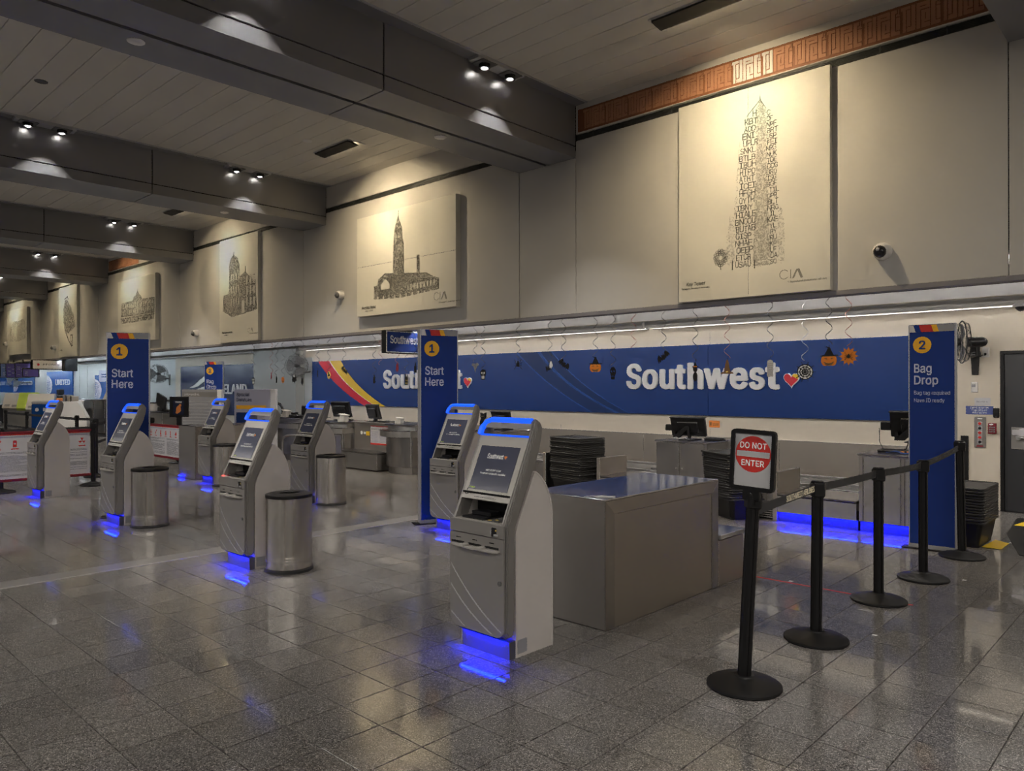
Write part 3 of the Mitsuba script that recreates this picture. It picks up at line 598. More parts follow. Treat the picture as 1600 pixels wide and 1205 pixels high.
def heart(parent, x, z, k, y, d=0.02):
    A = lambda g: affinity.affine_transform(g, [k, 0, 0, k, x, z])
    h = part(parent, 'heart', face(A(HEART), d, y), 'letter_white', label='striped heart emblem')
    inn = HEART.buffer(-.035)
    b1 = Polygon([(-1, .75), (1.05, -.35), (-1, -.6)]); b2 = Polygon([(-.2, 1.5), (-.2, .32), (1.2, -.42), (1.2, .25)])
    part(h, 'band', face(A(inn.intersection(Polygon([(-.5, .62), (.9, -.2), (.9, -1), (-.5, -1)]))), d + .003, y), 'sign_blue_light')
    part(h, 'band', face(A(inn.intersection(Polygon([(-.5, .66), (.9, -.16), (1.5, .2), (.1, 1.3), (-.5, 1.3)]))), d + .003, y), 'red')
    part(h, 'band', face(A(inn.intersection(Polygon([(.42, 1.3), (.42, .80), (1.3, .3), (1.3, 1.3)]))), d + .004, y), 'yellow')
for x in (-14.48, -7.51):
    for ch, a, b in (('S', 0, .30), ('o', .325, .63), ('u', .67, .95), ('t', .965, 1.16), ('h', 1.20, 1.48), ('w', 1.495, 1.93), ('e', 1.945, 2.24), ('s', 2.265, 2.51), ('t', 2.525, 2.74)):
        part(t, 'letter', cat([txt(ch, 0.40, x + a + .012 + ox, 1.535 + oz, y, w=(b - a) - .022, d=0.035) for ox, oz in ((-.013, 0), (.013, 0), (0, .006), (0, -.006))]), 'letter_white')
    heart(t, x + 2.80, 1.53, 0.25, y, 0.03)

# ================================================================ navy sign with white wing shapes and city name
t = thing('wall_sign', 'navy wall sign with white wing shapes and a city name', 'wall sign')
part(t, 'panel', B(-25.98, -20.39, YW - 0.04, YW - 0.002, 0.68, 2.25, 0.003), 'navy')
part(t, 'lettering', txt('CLEVELAND', 0.29, -24.0, 1.35, YW - 0.04, w=2.74, d=0.02), 'letter_white')
part(t, 'wing', face([(-25.3, 1.53), (-24.9, 1.62), (-24.3, 1.85), (-24.05, 1.93), (-24.1, 1.75), (-24.6, 1.58), (-24.95, 1.53)], .01, YW - 0.04), 'letter_white')
part(t, 'wing', face([(-24.95, 1.42), (-24.5, 1.52), (-24.05, 1.58), (-24.1, 1.40), (-24.6, 1.37)], .01, YW - 0.04), 'letter_white')

# ================================================================ four bright blue square signs far left
for k, (a, b, z0, z1, tx, lab) in enumerate(((-41.28, -37.46, 1.14, 2.29, True, 'bright blue square wall sign with white globe and name, right of the overhead screens'), (-47.2, -43.42, 1.28, 2.15, True, 'bright blue wall sign with white globe and name, second from the left edge'),
                                          (-51.5, -47.4, 1.28, 2.15, True, 'bright blue wall sign cut by the left edge of the picture'), (-34.54, -30.9, 0.95, 2.06, False, 'bright blue wall sign with white globe, half hidden by the blue start sign'))):
    t = thing('wall_sign', lab, 'wall sign')
    part(t, 'panel', B(a, b, YW - 0.05, YW - 0.002, z0, z1, .003), 'bright_blue')
    w = b - a; h = z1 - z0
    part(t, 'lettering', txt('UNITED', .25 * h / 1.15, a + w * (.36 if tx else .55), z0 + .45 * h, YW - 0.05, w=w * (.56 if tx else .42), d=.015), 'letter_white')
    cl = sbox(a, z0 + 0.05, a + .30 * w, z1)
    cx, cz, R = a - .02 * w, z0 + .42 * h, .36 * h
    E = lambda sx, ox: affinity.scale(Point(cx + ox, cz).buffer(1, quad_segs=8), sx, R).boundary.buffer(.016)
    grid = unary_union([affinity.translate(affinity.scale(Point(0, 0).buffer(1, quad_segs=10), s * w, R * 1.15), cx, cz).boundary.buffer(.022) for s in (.24, .19, .14, .09, .04)] + [affinity.translate(affinity.scale(Point(0, 0).buffer(1, quad_segs=10), .24 * w, s * R * 1.15), cx, cz).boundary.buffer(.018) for s in (.85, .65, .45, .25, .08)])
    part(t, 'globe', face(grid.intersection(cl), .008, YW - 0.05), 'letter_white')

# ================================================================ blade signs hanging at the soffit
def blade(x, y0, y1, z0, z1, lab, face_m, frame_m):
    t = thing('hanging_sign', lab, 'hanging sign', RZ(x, y0, 0, 90))
    w = y1 - y0
    part(t, 'frame', B(0, w, 0, 0.12, z0, z1, .006), frame_m)
    part(t, 'face', B(.025, w - .025, -.006, 0.0, z0 + .025, z1 - .025, .002), face_m)
    part(t, 'hanger', cat([tube([(a, .06, z1 - .01), (a, .06, 2.80)], .01) for a in (w - .22, w - .05)]), 'black', 40)
    return t, w
t, w = blade(-10.2, 7.71, 8.62, 2.13, 2.52, 'blue overhead sign with white lettering beside the central blue start sign', 'banner_blue', 'black')
part(t, 'border', face(rrect(.012, w - .012, 2.142, 2.508, .01).difference(rrect(.026, w - .026, 2.156, 2.494, .01)), .008, 0), 'letter_white')
part(t, 'lettering', txt('Southwest', .13, .09, 2.30, -.006, w=.60, d=.004), 'letter_white')
heart(t, .70, 2.30, .09, -.006, .004)
t, w = blade(-30.0, 7.47, 8.42, 2.18, 2.52, 'white overhead sign with a red leaf emblem and dark name, far left', 'white_plastic', 'black')
part(t, 'lettering', txt('AIR CANADA', .055, .33, 2.33, -.006, w=.52, bold=False, d=.003), 'black')
leaf = Polygon([(math.cos(a) * r_, math.sin(a) * r_) for a, r_ in zip(np.linspace(.3, .3 + 2 * math.pi, 15)[:-1], [1, .5] * 7)])
part(t, 'leaf_emblem', face(affinity.affine_transform(leaf, [.06, 0, 0, .06, .19, 2.355]), .003, -.006), 'red')
single('overhead_box', B(-29.3, -29.0, 8.2, 8.6, 2.12, 2.80, .01), 'black', 'dark box behind the white overhead sign', 'overhead box')

# ================================================================ free-standing blue signs
def standing(x, y, a, w, h, dp, lab, num, lines, small=()):
    t = thing('standing_sign', lab, 'standing sign', RZ(x, y, 0, a))
    part(t, 'base_plate', B(-.06, w + .03, -.03, dp + .04, 0, .012, .004), 'black_matt')
    part(t, 'frame', B(0, w, 0, dp, .012, h, .004), 'silver_frame')
    part(t, 'panel', B(.012, w - .014, -.004, 0, .05, h - .006, .001), 'banner_blue')
    part(t, 'plinth', B(0.0, w, -.006, 0, .012, .05, .001), 'silver_frame')
    zt, zb = h - .008, h - .075
    tp = part(t, 'header', B(.012, w - .014, -.007, -.004, zb, zt), 'print_grey')
    k = w / .44
    for c_, xa, xb in (('print_white', .012, .06), ('banner_blue', .05, .105), ('sign_red', .10, .215), ('circle_yellow', .215, .265)):
        part(tp, 'flash', face([(xa * k, zt), (xb * k, zt), (xb * k + .022 * k, zb), (xa * k + .022 * k if xa > .02 else xa * k, zb)], .009 if c_ != 'print_white' else .0085, 0), c_)
    c0 = .132 * k
    part(t, 'number_disc', face(Point(c0, h - .215 * k).buffer(.086 * k, quad_segs=12), .006, 0), 'circle_yellow')
    part(t, 'number', txt(num, .085 * k, c0, h - .215 * k - .042 * k, -.006, center=True), 'banner_blue')
    for i, (s, ww) in enumerate(lines): part(t, 'lettering', txt(s, .088 * k, .055 * k, h - .50 * k - .122 * k * i, -.004, w=ww * k), 'letter_pale')
    for i, (s, ww) in enumerate(small): part(t, 'small_lettering', txt(s, .040 * k, .055 * k, h - .73 * k - .078 * k * i, -.004, w=ww * k, bold=False), 'letter_pale')
    return t
t = standing(-2.175, 7.885, 2, .405, 2.15, .05, 'blue free-standing bag drop sign with a yellow 2, right, by the tray stack', '2', (('Bag', .165), ('Drop', .225)), (('Bag tag required', .33), ('Have ID ready', .28)))
part(t, 'printed_heart', face(affinity.affine_transform(HEART, [.34, 0, 0, .34, .05, .55]).intersection(sbox(.02, .3, .38, 1)), .0046, 0), 'banner_blue')
standing(-6.56, 5.44, 67.3, .455, 2.215, .10, 'blue free-standing start sign with a yellow 1, beside the kiosk at the picture centre', '1', (('Start', .215), ('Here', .215)))
standing(-9.62, 3.16, 67.3, .47, 2.215, .10, 'blue free-standing start sign with a yellow 1, left, behind the third front kiosk', '1', (('Start', .215), ('Here', .215)))
standing(-17.64, 7.97, 40, .46, 2.17, .06, 'small distant blue bag drop sign in front of the navy wall sign', '2', (('Bag', .165), ('Drop', .225)), (('Bag tag required', .33), ('Have ID ready', .28)))

# ================================================================ self-service kiosks
def kiosk_parts():
    P = []
    W = .46
    prof = [(-.062, .118), (-.092, .15), (-.086, .765), (.170, 1.315), (.180, 1.352), (.200, 1.366), (.228, 1.350), (.248, 1.318), (.243, 1.265), (.217, 1.171), (.160, 1.056), (.016, .766), (.004, .72), (.0, .16), (-.02, .122)]
    pg = Polygon(prof).buffer(-.006).buffer(.006)
    def cheek(x0, x1):
        a, b = side(pg, x0 + .008, x1 - .008), side(pg.buffer(-.008), x0, x1)
        return a, b
    def round_cheek(xo, xi):
        # the outer rim of a side cheek is rounded over
        ms = []
        for k, (ins, off) in enumerate(((.022, 0), (.012, .006), (.005, .014), (0, .026))):
            s = 1 if xi > xo else -1
            ms.append(side(pg.buffer(-ins), xo + s * off, xi))
        return cat(ms)
    P.append(('side_cheek', round_cheek(0, -.036), 'kiosk_grey', None, 40))
    P.append(('side_cheek', round_cheek(-W, -W + .036), 'kiosk_grey', None, 40))
    back = Polygon([(-.03, .14), (-.05, .76), (.02, .80), (.15, 1.06), (.205, 1.17), (.225, 1.24), (.20, 1.262), (.165, 1.262), (.02, .93), (.06, .80), (-.03, .76)])
    inner = pg.buffer(-.006)
    cavity = unary_union([sbox(-.2, .756, .115, .93), Polygon([(-.2, .88), (-.03, .889), (.016, .93), (.169, 1.262), (.13, 1.262)])])
    bk = inner.difference(cavity).difference(sbox(-1, 1.262, 1, 2)).difference(sbox(-1, .7, -.055, .757)).difference(unary_union([sbox(-.2, .0, -.06, .757)]))
    P.append(('rear_housing', side(bk, -W + .03, -.03), 'kiosk_grey', None, False))
    P.append(('recess_lining', cat(B(-W + .036, -.036, .105, .113, .772, .928), B(-W + .036, -.036, -.02, .113, .918, .928)), 'black_matt', None, False))
    # lower front panel with rounded bottom corners
    fp = unary_union([rrect(-W + .004, -.004, .128, .5, .06), sbox(-W + .004, .3, -.004, .69)])
    P.append(('front_door', face(fp, .012, -.086), 'kiosk_grey', None, False))
    lf = lambda pts: face(Polygon(list(map(tuple, curve(pts[0], 10))) + list(map(tuple, curve(pts[1], 10)[::-1]))).intersection(fp.buffer(-.012)), .001, -.098)
    for a, b in ((([(-.455, .50), (-.25, .30), (-.02, .155)]), ([(-.455, .512), (-.245, .308), (-.01, .16)])), (([(-.455, .375), (-.29, .235), (-.08, .125)]), ([(-.455, .387), (-.285, .243), (-.07, .13)])), (([(-.455, .21), (-.39, .17), (-.30, .12)]), ([(-.455, .218), (-.386, .176), (-.29, .12)]))):
        P.append(('front_door__stripe', lf((a, b)), 'kiosk_stripe', None, False))
    P.append(('front_door__lock', mv(trimesh.creation.cylinder(.014, .008, sections=16), -.035, -.10, .44, rx=90), 'sensor_grey', None, 30))
    P.append(('printer_panel', face(sbox(-W + .004, .695, -.004, .768), .012, -.086), 'kiosk_grey', None, False))
    for x in (-.38, -.24, -.10): P.append(('front_door__slot_mark', B(x - .018, x + .018, -.100, -.098, .659, .664), 'black', None, False))
    sh = Polygon([(-.44, -.09), (-.44, -.112), (-.36, -.135), (-.23, -.145), (-.10, -.138), (-.035, -.118), (-.035, -.09)])
    P.append(('document_tray', plan(sh, .614, .622), 'kiosk_light', None, False))
    for x in (-.31, -.17): P.append(('document_tray__divider', B(x - .022, x + .022, -.150, -.095, .616, .634, .004), 'kiosk_light', None, False))
    for x in (-.385, -.24, -.10): P.append(('document_tray__slot', B(x - .055, x + .055, -.0995, -.097, .628, .640), 'black', None, False))
    P.append(('card_reader', B(-.10, -.062, -.104, -.09, .70, .752, .003), 'black_gloss', None, False))
    P.append(('card_reader__bezel', cat(B(-.075, -.045, -.112, -.10, .706, .718, .002), B(-.105, -.098, -.106, -.096, .715, .735)), 'silver_frame', None, False))
    P.append(('card_reader__indicator', B(-.066, -.058, -.106, -.102, .735, .742), 'gold', None, False))
    # scanner shelf in its recess
    P.append(('shelf', B(-W + .036, -.036, -.086, .108, .758, .772), 'kiosk_light', None, False))
    P.append(('shelf__scanner', cat(B(-.39, -.20, -.06, .09, .772, .786, .004), B(-.37, -.21, -.0, .09, .786, .81, .004)), 'black_gloss', None, False))
    P.append(('shelf__keypad', cat([B(-.18 + .032 * i, -.156 + .032 * i, -.055 + .028 * j, -.035 + .028 * j, .772, .779) for i in range(3) for j in range(3)]), 'sensor_grey', None, False))
    P.append(('shelf__scanner_mark', cat(B(-.172, -.152, -.06, -.045, .779, .781), B(-.14, -.12, -.03, -.015, .779, .781)), 'gold', None, False))
    # slanted screen face
    ang = math.degrees(math.atan2(.256, .55)); L = math.hypot(.256, .55)
    def slant(m): # local: x, depth -y, height along the slope from (-.086,.765)
        return mv(m, 0, -.086, .765, rx=-ang)
    P.append(('screen_surround', slant(cat(B(-W + .028, -.028, .0, .02, .135, .545))), 'kiosk_light', None, False))
    P.append(('screen', slant(B(-W + .068, -.068, -.0025, 0, .195, .475)), 'screen', None, False))
    P.append(('screen__title', slant(txt('Southwest', .030, -.315, .395, -.0025, w=.135, d=.0008)), 'letter_white', None, False))
    P.append(('screen__heart', slant(face(affinity.affine_transform(HEART, [.026, 0, 0, .026, -.174, .393]), .0008, -.0025)), 'orange', None, False))
    P.append(('screen__notice', slant(cat(txt('NEXT KIOSK PLEASE', .0105, -.230, .315, -.0025, w=.125, d=.0006, center=True), txt('This device is temporarily unavailable', .0115, -.230, .294, -.0025, w=.215, d=.0006, center=True))), 'letter_white', None, False))
    P.append(('screen__footer', slant(txt('English', .008, -.385, .203, -.0025, w=.045, d=.0006)), 'neon_green', None, False))
    P.append(('screen_surround__caption', slant(cat(B(-.33, -.16, -.0012, 0, .160, .180), )), 'kiosk_stripe', None, False))
    P.append(('screen_surround__print', slant(cat([B(-.32 + .013 * i, -.311 + .013 * i, -.0012, 0, .147, .151) for i in range(14)])), 'sensor_grey', None, False))
    wc = unary_union([Point(-.395, .168).buffer(.010).boundary.buffer(.0022), line([(-.397, .188), (-.396, .172), (-.386, .172), (-.381, .160)], .004), Point(-.397, .193).buffer(.004)])
    P.append(('screen_surround__access_mark', slant(face(wc, .0012, 0)), 'black', None, False))
    # light ring handle
    bar = Polygon([(.158, 1.305), (.176, 1.348), (.196, 1.362), (.222, 1.350), (.226, 1.325), (.20, 1.318)])
    P.append(('handle', side(bar, -W + .03, -.03), 'kiosk_grey', None, False))
    glow = []
    gl = [(-W + .022, 1.262), (-W + .022, 1.30), (-W + .05, 1.338), (-W + .09, 1.352), (-.04, 1.352)]
    path = []
    for (x0, z0), (x1, z1) in zip(gl[:-1], gl[1:]):
        for s in np.linspace(0, 1, 5)[:-1]: path.append((x0 + s * (x1 - x0), z0 + s * (z1 - z0)))
    path.append(gl[-1])
    pts = [(x, -.086 + (z - .765) * .256 / .55 - .004, z) for x, z in path]
    P.append(('handle__light_band', cat(tube(pts, .019, 8)), 'blue_led', 'G', 40))
    zz = 1.268; P.append(('handle__light_line', B(-W + .03, -.03, -.086 + (zz - .765) * .4655 - .008, .165, zz - .012, zz - .002), 'blue_led', 'g', False))
    # rear cabinet and kick
    cab = list(map(tuple, curve([(.162, 1.055), (.262, .955), (.312, .80)], 10)))
    P.append(('rear_cabinet', side(Polygon([(.0, 0), (.312, 0), (.312, .78)] + cab[::-1] + [(.016, .766), (.0, .72)]).difference(sbox(-1, .757, .116, .932)), -W + .03, -.03), 'kiosk_white', None, 25))
    P.append(('rear_cabinet__side_skin', cat(*[side([(.0, 0), (.312, 0), (.312, .78)] + cab[::-1] + [(.016, .766), (.0, .72)], a_, a_ + .03) for a_ in (-W, -.03)]), 'kiosk_white', None, 25))
    P.append(('rear_cabinet__edge_trim', cat(side([(.312, 0), (.322, 0), (.322, .79)] + [(y_ + .010, z_ + .004) for y_, z_ in cab[::-1]] + cab + [(.312, .78)], -W, .004)), 'kiosk_white', None, 25))
    P.append(('kick_plate', B(-W + .06, -.006, -.05, .0, .0, .10), 'kick_silver', None, False))
    P.append(('kick_plate__scuff', B(-.002, .0015, .01, .09, .02, .10), 'print_grey', None, False))
    P.append(('floor_light', down(-W + .07, -.02, -.084, -.062, .1145), 'blue_led', 'L', False))
    return [(n, pd(m, s), mt, e) for n, m, mt, e, s in P]
KP = kiosk_parts()
BLUE = (0.0003, 0.0035, 1.0)
def kiosk(x, y, lab, glow=1.0):
    t = thing('check_in_kiosk', lab, 'kiosk', RZ(x, y))
    last = {}
    for n, d, mt, e in KP:
        par, _, nm = n.rpartition('__')
        more = {}
        if e: more['emitter'] = em((0.003, 0.075, 1.0) if e != 'L' else BLUE, {'G': .8, 'g': .6, 'L': 260.0 * glow}[e], {'G': 0, 'g': 0, 'L': .35}[e])
        key = part(last[par] if par else t, nm, d, mt, **more)
        if not par or par not in last or True: last[n] = key
        if e in ('G',): labels[key] = {'label': 'glowing blue handle band'}
    return t
kiosk(-2.93, 3.138, 'grey self-service kiosk with glowing blue handle, nearest, beside the steel counter')
k2 = kiosk(-5.985, 3.145, 'grey self-service kiosk right beside the nearest steel bin')
kiosk(-8.97, 3.135, 'grey self-service kiosk in front of the left blue start sign')
kiosk(-12.0, 3.14, 'grey self-service kiosk leftmost in the picture, in front of the red-edged banner')
kiosk(-5.87, 5.48, 'grey self-service kiosk beside the blue start sign at the picture centre')
kiosk(-8.80, 5.48, 'grey self-service kiosk with a steel bin at its right, left of the curved counters')
kiosk(-11.70, 5.48, 'distant grey self-service kiosk in front of the far blue bag drop sign')

k_ = numbered(k2 + '__shelf__status_light')
scene[k_] = {**mikit.ply(B(-.44, -.41, -.088, -.070, .772, .778, .002)), 'bsdf': {'type': 'ref', 'id': 'sign_red'}, 'to_world': place[k2], 'emitter': em((1.0, .05, .04), 3.0)}
labels[k_] = {'label': 'red glowing light'}

# ================================================================ steel bins
def bin_parts():
    r = .19
    P = [('base_ring', lathe([(0, 0), (r + .012, 0), (r + .012, .022), (r, .03), (0, .03)], 56), 'rubber', 40),
         ('drum_liner', lathe([(r - .006, .03), (r - .006, .64)], 48), 'black_matt', 40),
         ('lid', lathe([(.085, .61), (.085, .652), (.095, .66), (r - .02, .655), (r + .004, .648), (r + .006, .635), (r + .004, .622), (r, .622)], 56), 'black', 40),
         ('liner', lathe([(0, .3), (.14, .3), (.14, .62), (.10, .62)], 32), 'black_matt', 30)]
    nseg = 96; prof = [(r + .0006, .032), (r + .0006, .078), (r - .003, .083), (r + .0006, .088), (r + .0006, .108), (r - .003, .113), (r + .0006, .118), (r + .0006, .13), (r - .003, .135), (r + .0006, .14), (r + .0006, .636)]
    V, U, Fc = [], [], []
    for i, (rr, z) in enumerate(prof):
        for j in range(nseg + 1):
            a = 2 * math.pi * j / nseg; V.append((rr * math.cos(a), rr * math.sin(a), z)); U.append((a * rr, z))
            if i and j:
                q = i * (nseg + 1) + j; Fc += [[q - nseg - 2, q - nseg - 1, q], [q - nseg - 2, q, q - 1]]
    drum = mikit.ply(trimesh.Trimesh(np.array(V), np.array(Fc), process=False), None, True, uv=np.array(U))
    return [(n, pd(m, s), mt) for n, m, mt, s in P] + [('drum', drum, 'steel_bin')]
BP = bin_parts()
for x, y, lab in ((-5.78, 3.345, 'round brushed steel bin with a black lid, nearest the camera'), (-8.735, 3.325, 'round brushed steel bin beside the kiosk in front of the left start sign'),
                  (-8.60, 5.60, 'round brushed steel bin beside the kiosk left of the curved counters'), (-11.46, 5.52, 'round steel bin half hidden behind the kiosk with the nearest bin')):
    t = thing('waste_bin', lab, 'bin', RZ(x, y, 0, rng.uniform(0, 360)))
    for n, d, mt in BP: part(t, n, d, mt)

# ================================================================ free-standing steel bag counters
def counter(x, y, w, l, h, lab, sc=True):
    """w to the left (-x) of the right face, l along y"""
    t = thing('steel_counter', lab, 'counter', RZ(x, y))
    part(t, 'body', B(-w + .01, -.012, .012, l, 0.0, h - .012), 'steel_dull')
    part(t, 'end_panel', B(-w, -.006, 0, .012, .004, h - .006, .002), 'steel_dull')
    part(t, 'top', B(-w, 0, 0, l, h - .012, h, .004), 'steel_top')
    f, e = .095, .085
    m = lambda pts: (lambda q: (setattr(q, 'vertices', np.stack([-.012 + (-q.vertices[:, 1]) , q.vertices[:, 0], q.vertices[:, 2]], 1)), q)[1])(face(pts, .012, 0))
    part(t, 'frame_piece', m([(0, .004), (f, .004), (f, h - .012 - e), (0, h - .012)]), 'steel_frame')
    part(t, 'frame_piece', m([(0, h - .012), (f + .002, h - .014 - e), (l - f - .002, h - .014 - e), (l, h - .012)]), 'steel_side')
    part(t, 'frame_piece', m([(l, .004), (l - f, .004), (l - f, h - .012 - e), (l, h - .012)]), 'steel_dull')
    part(t, 'side_panel', mv(m([(f + .003, .004), (l - f - .003, .004), (l - f - .003, h - .018 - e), (f + .003, h - .018 - e)]), -.006), 'steel_side')
    if sc:
        part(t, 'scale_base', B(-w + .02, -.0, l, l + .42, 0, .355, .003), 'steel_side')
        part(t, 'scale_platform', B(-w, .02, l, l + .43, .365, .40, .004), 'steel_top')
        part(t, 'scale_gap', B(-w + .03, -.01, l, l + .41, .355, .365), 'black')
    return t
counter(-2.83, 3.867, .66, 1.47, .838, 'free-standing brushed steel counter with mitred front frame, beside the nearest kiosk')
counter(-12.42, 5.46, .66, 1.3, .90, 'distant steel counter block left of the kiosk by the far bag drop sign', False)
k_ = numbered('floor_light'); scene[k_] = {**mikit.ply(B(-13.04, -12.9, 5.43, 5.445, .03, .04)), 'bsdf': {'type': 'ref', 'id': 'blue_led'}, 'emitter': em(BLUE, 40, .2)}
labels[k_] = {'label': 'blue light at the foot of the distant steel counter block', 'category': 'light'}; place[k_] = None
tg = Polygon([(-.05, 0), (.0, .035), (.05, .02), (.09, .035), (.075, .0), (.10, -.03), (.03, -.02), (-.02, -.04)])
t = thing('bag_tag', 'crumpled white bag tag stub on the near corner of the steel counter', 'paper tag', RZ(-2.93, 3.95, .839, 25))
part(t, 'paper', mv(plan(tg, 0, .004), 0, 0, 0.001, ry=0), 'letter_white'); part(t, 'string', tube([(-.05, 0, .004), (-.09, -.03, .004), (-.10, -.06, .003)], .002, 5), 'letter_white', 40)

# ================================================================ belt stanchions
def head_at(x, y, dx, h): return np.array([x + dx[0], y + dx[1], h])
ST = [(-1.795, 3.66, 1.02, 3.0, 'black belt post holding the do-not-enter sign'), (-1.80, 4.63, .975, .7, 'black belt post second from the front, left end of the lettered belt reaches it'), (-1.795, 5.78, .965, 0, 'black belt post in the middle of the row of five'),
      (-1.735, 6.68, .96, 0, 'black belt post fourth in the row, in front of the blue bag drop sign'), (-1.70, 7.78, 1.06, -1.2, 'black belt post last in the row, beside the tray stack')]
def stanchion(x, y, h, lean, lab, az=42.8, full=True):
    t = thing('belt_post', lab, 'belt post', RZ(x, y, 0, az))
    part(t, 'base', lathe([(0, .0), (.185, 0), (.19, .006), (.188, .016), (.17, .026), (.09, .045), (.055, .055), (.05, .062), (0, .062)], 56), 'black_matt', 40)
    q = lambda m: mv(m, 0, 0, .05, ry=lean)
    ang = np.linspace(0, 2 * math.pi, 33)[:-1]
    pr = Polygon([(.034 * math.cos(a), .034 * math.sin(a)) for a in ang]).difference(unary_union([affinity.rotate(sbox(.0275, -.0065, .05, .0065), r_, origin=(0, 0)) for r_ in (0, 90, 180, 270)]).buffer(0))
    if full: part(t, 'pole', q(plan(pr, 0, h - .14)), 'black')
    else: part(t, 'pole', q(trimesh.creation.cylinder(.034, h - .14, sections=16, segment=[[0, 0, 0], [0, 0, h - .14]])), 'black', 40)
    part(t, 'belt_head', q(cat(B(-.037, .037, -.037, .037, h - .145, h - .056, .008), trimesh.creation.cylinder(.036, .01, sections=24, segment=[[0, 0, h - .056], [0, 0, h - .048]]))), 'black', 30)
    return t
for s in ST: stanchion(*s)
def belt_m(p, q, hw=.025, sag=0.0, n=8):
    p, q = np.array(p, float), np.array(q, float); s = np.linspace(0, 1, n + 1)
    c = p + (q - p) * s[:, None]; c[:, 2] -= sag * 4 * s * (1 - s)
    d = (q - p); d[2] = 0; d /= np.linalg.norm(d); nn = np.array([-d[1], d[0], 0]) * .0012
    vs, fs = [], []
    for i, pt in enumerate(c):
        vs += [pt + nn + [0, 0, hw], pt + nn - [0, 0, hw], pt - nn - [0, 0, hw], pt - nn + [0, 0, hw]]
        if i: 
            a, b = (i - 1) * 4, i * 4
            for j in range(4): fs += [[a + j, a + (j + 1) % 4, b + (j + 1) % 4], [a + j, b + (j + 1) % 4, b + j]]
    fs += [[0, 1, 2], [0, 2, 3], [4 * n, 4 * n + 2, 4 * n + 1], [4 * n, 4 * n + 3, 4 * n + 2]]
    m = trimesh.Trimesh(np.array(vs), np.array(fs), process=False); m.fix_normals(); return m
def belt_text(p, q, off, ln, h, txts, sgn=1):
    """lettering lying on the right-hand (+x) face of a belt running from p to q"""
    p, q = np.array(p, float), np.array(q, float); d = q - p; L = np.linalg.norm(d); d /= L
    m = txt(txts, h, off, -h / 2, 0, w=ln, d=.0012); v = m.vertices
    nn = np.array([d[1], -d[0], 0]); nn /= np.linalg.norm(nn)
    m.vertices = p + v[:, :1] * d + v[:, 2:] * np.array([0, 0, 1]) + (-v[:, 1:2] + .0014) * nn; return m
heads = [(-1.765, 3.69, .905), (-1.795, 4.635, .935), (-1.795, 5.78, .925), (-1.735, 6.68, .92), (-1.715, 7.78, 1.0)]
BL = ['black belt with pale lettering between the do-not-enter post and the next post', 'plain black belt between the second and third posts of the row', 'dark belt between the third and fourth posts of the row', 'dark belt between the fourth and last posts in front of the blue sign']
for i in range(4):
    p, q = np.array(heads[i]), np.array(heads[i + 1]); d = (q - p) / np.linalg.norm(q - p); p, q = p + d * .038, q - d * .038
    t = thing('retractable_belt', BL[i], 'belt'); part(t, 'webbing', belt_m(p, q, .025, .006 if i else 0.0), 'belt_black')
    if i == 0: part(t, 'lettering', belt_text(p, q, .42, .44, .033, 'SOUTHWEST AIRLINES'), 'belt_text', label='pale lettering')
    if i >= 2:
        for o in (.05, .55) if i == 3 else (.35,): part(t, 'lettering', belt_text(p, q, o, .40, .028, 'SOUTHWEST AIRLINES'), 'belt_text_dim')
# do-not-enter sign on the first post
t = thing('post_sign', 'black-framed do-not-enter sign with a red disc on the nearest belt post', 'sign', T().translate([-1.757, 3.665, .97]).rotate([0, 0, 1], 4).rotate([0, 1, 0], 2.6))
w, h = .236, .315
part(t, 'frame', face(rrect(-w / 2, w / 2, .05, .05 + h, .022).difference(rrect(-w / 2 + .021, w / 2 - .021, .071, .029 + h, .004)), .026, .013), 'black')
part(t, 'sheet', B(-w / 2 + .018, w / 2 - .018, -.002, .004, .068, .032 + h), 'sheet_white')
zc = .05 + h * .60
part(t, 'red_disc', face(Point(0, zc).buffer(.0935, quad_segs=16), .001, -.002), 'sign_red')
part(t, 'white_bar', B(-.087, .087, -.0042, -.003, zc - .015, zc + .015), 'sheet_white')
part(t, 'lettering', cat(txt('DO NOT', .030, 0, zc + .030, -.003, w=.140, d=.001, center=True), txt('ENTER', .030, 0, zc - .061, -.003, w=.120, d=.001, center=True)), 'letter_white')
part(t, 'holder', cat(B(-.045, .045, -.012, .012, .0, .055, .004), mv(trimesh.creation.cylinder(.022, .05, sections=20), 0, 0, .0)), 'black', 30)

# ================================================================ black bag trays in stacks, every tray its own
def loft(loops):
    n = len(loops[0]); v = np.vstack(loops); f = []
    for i in range(len(loops) - 1):
        for j in range(n):
            a, b, c_, d = i * n + j, i * n + (j + 1) % n, (i + 1) * n + (j + 1) % n, (i + 1) * n + j
            f += [[a, b, c_], [a, c_, d]]
    f += [[0, j + 1, j] for j in range(1, n - 1)]
    k = (len(loops) - 1) * n
    f += [[k, k + j, k + j + 1] for j in range(1, n - 1)]
    return trimesh.Trimesh(v, np.array(f), process=False)
def rloop(l, w, r, z):
    out = []
    for sx, sy, a0 in ((1, 1, 0), (-1, 1, 90), (-1, -1, 180), (1, -1, 270)):
        for a in (0, 30, 60, 90):
            q = math.radians(a0 + a); out.append([sx * (l / 2 - r) + r * math.cos(q), sy * (w / 2 - r) + r * math.sin(q), z])
    return np.array(out)
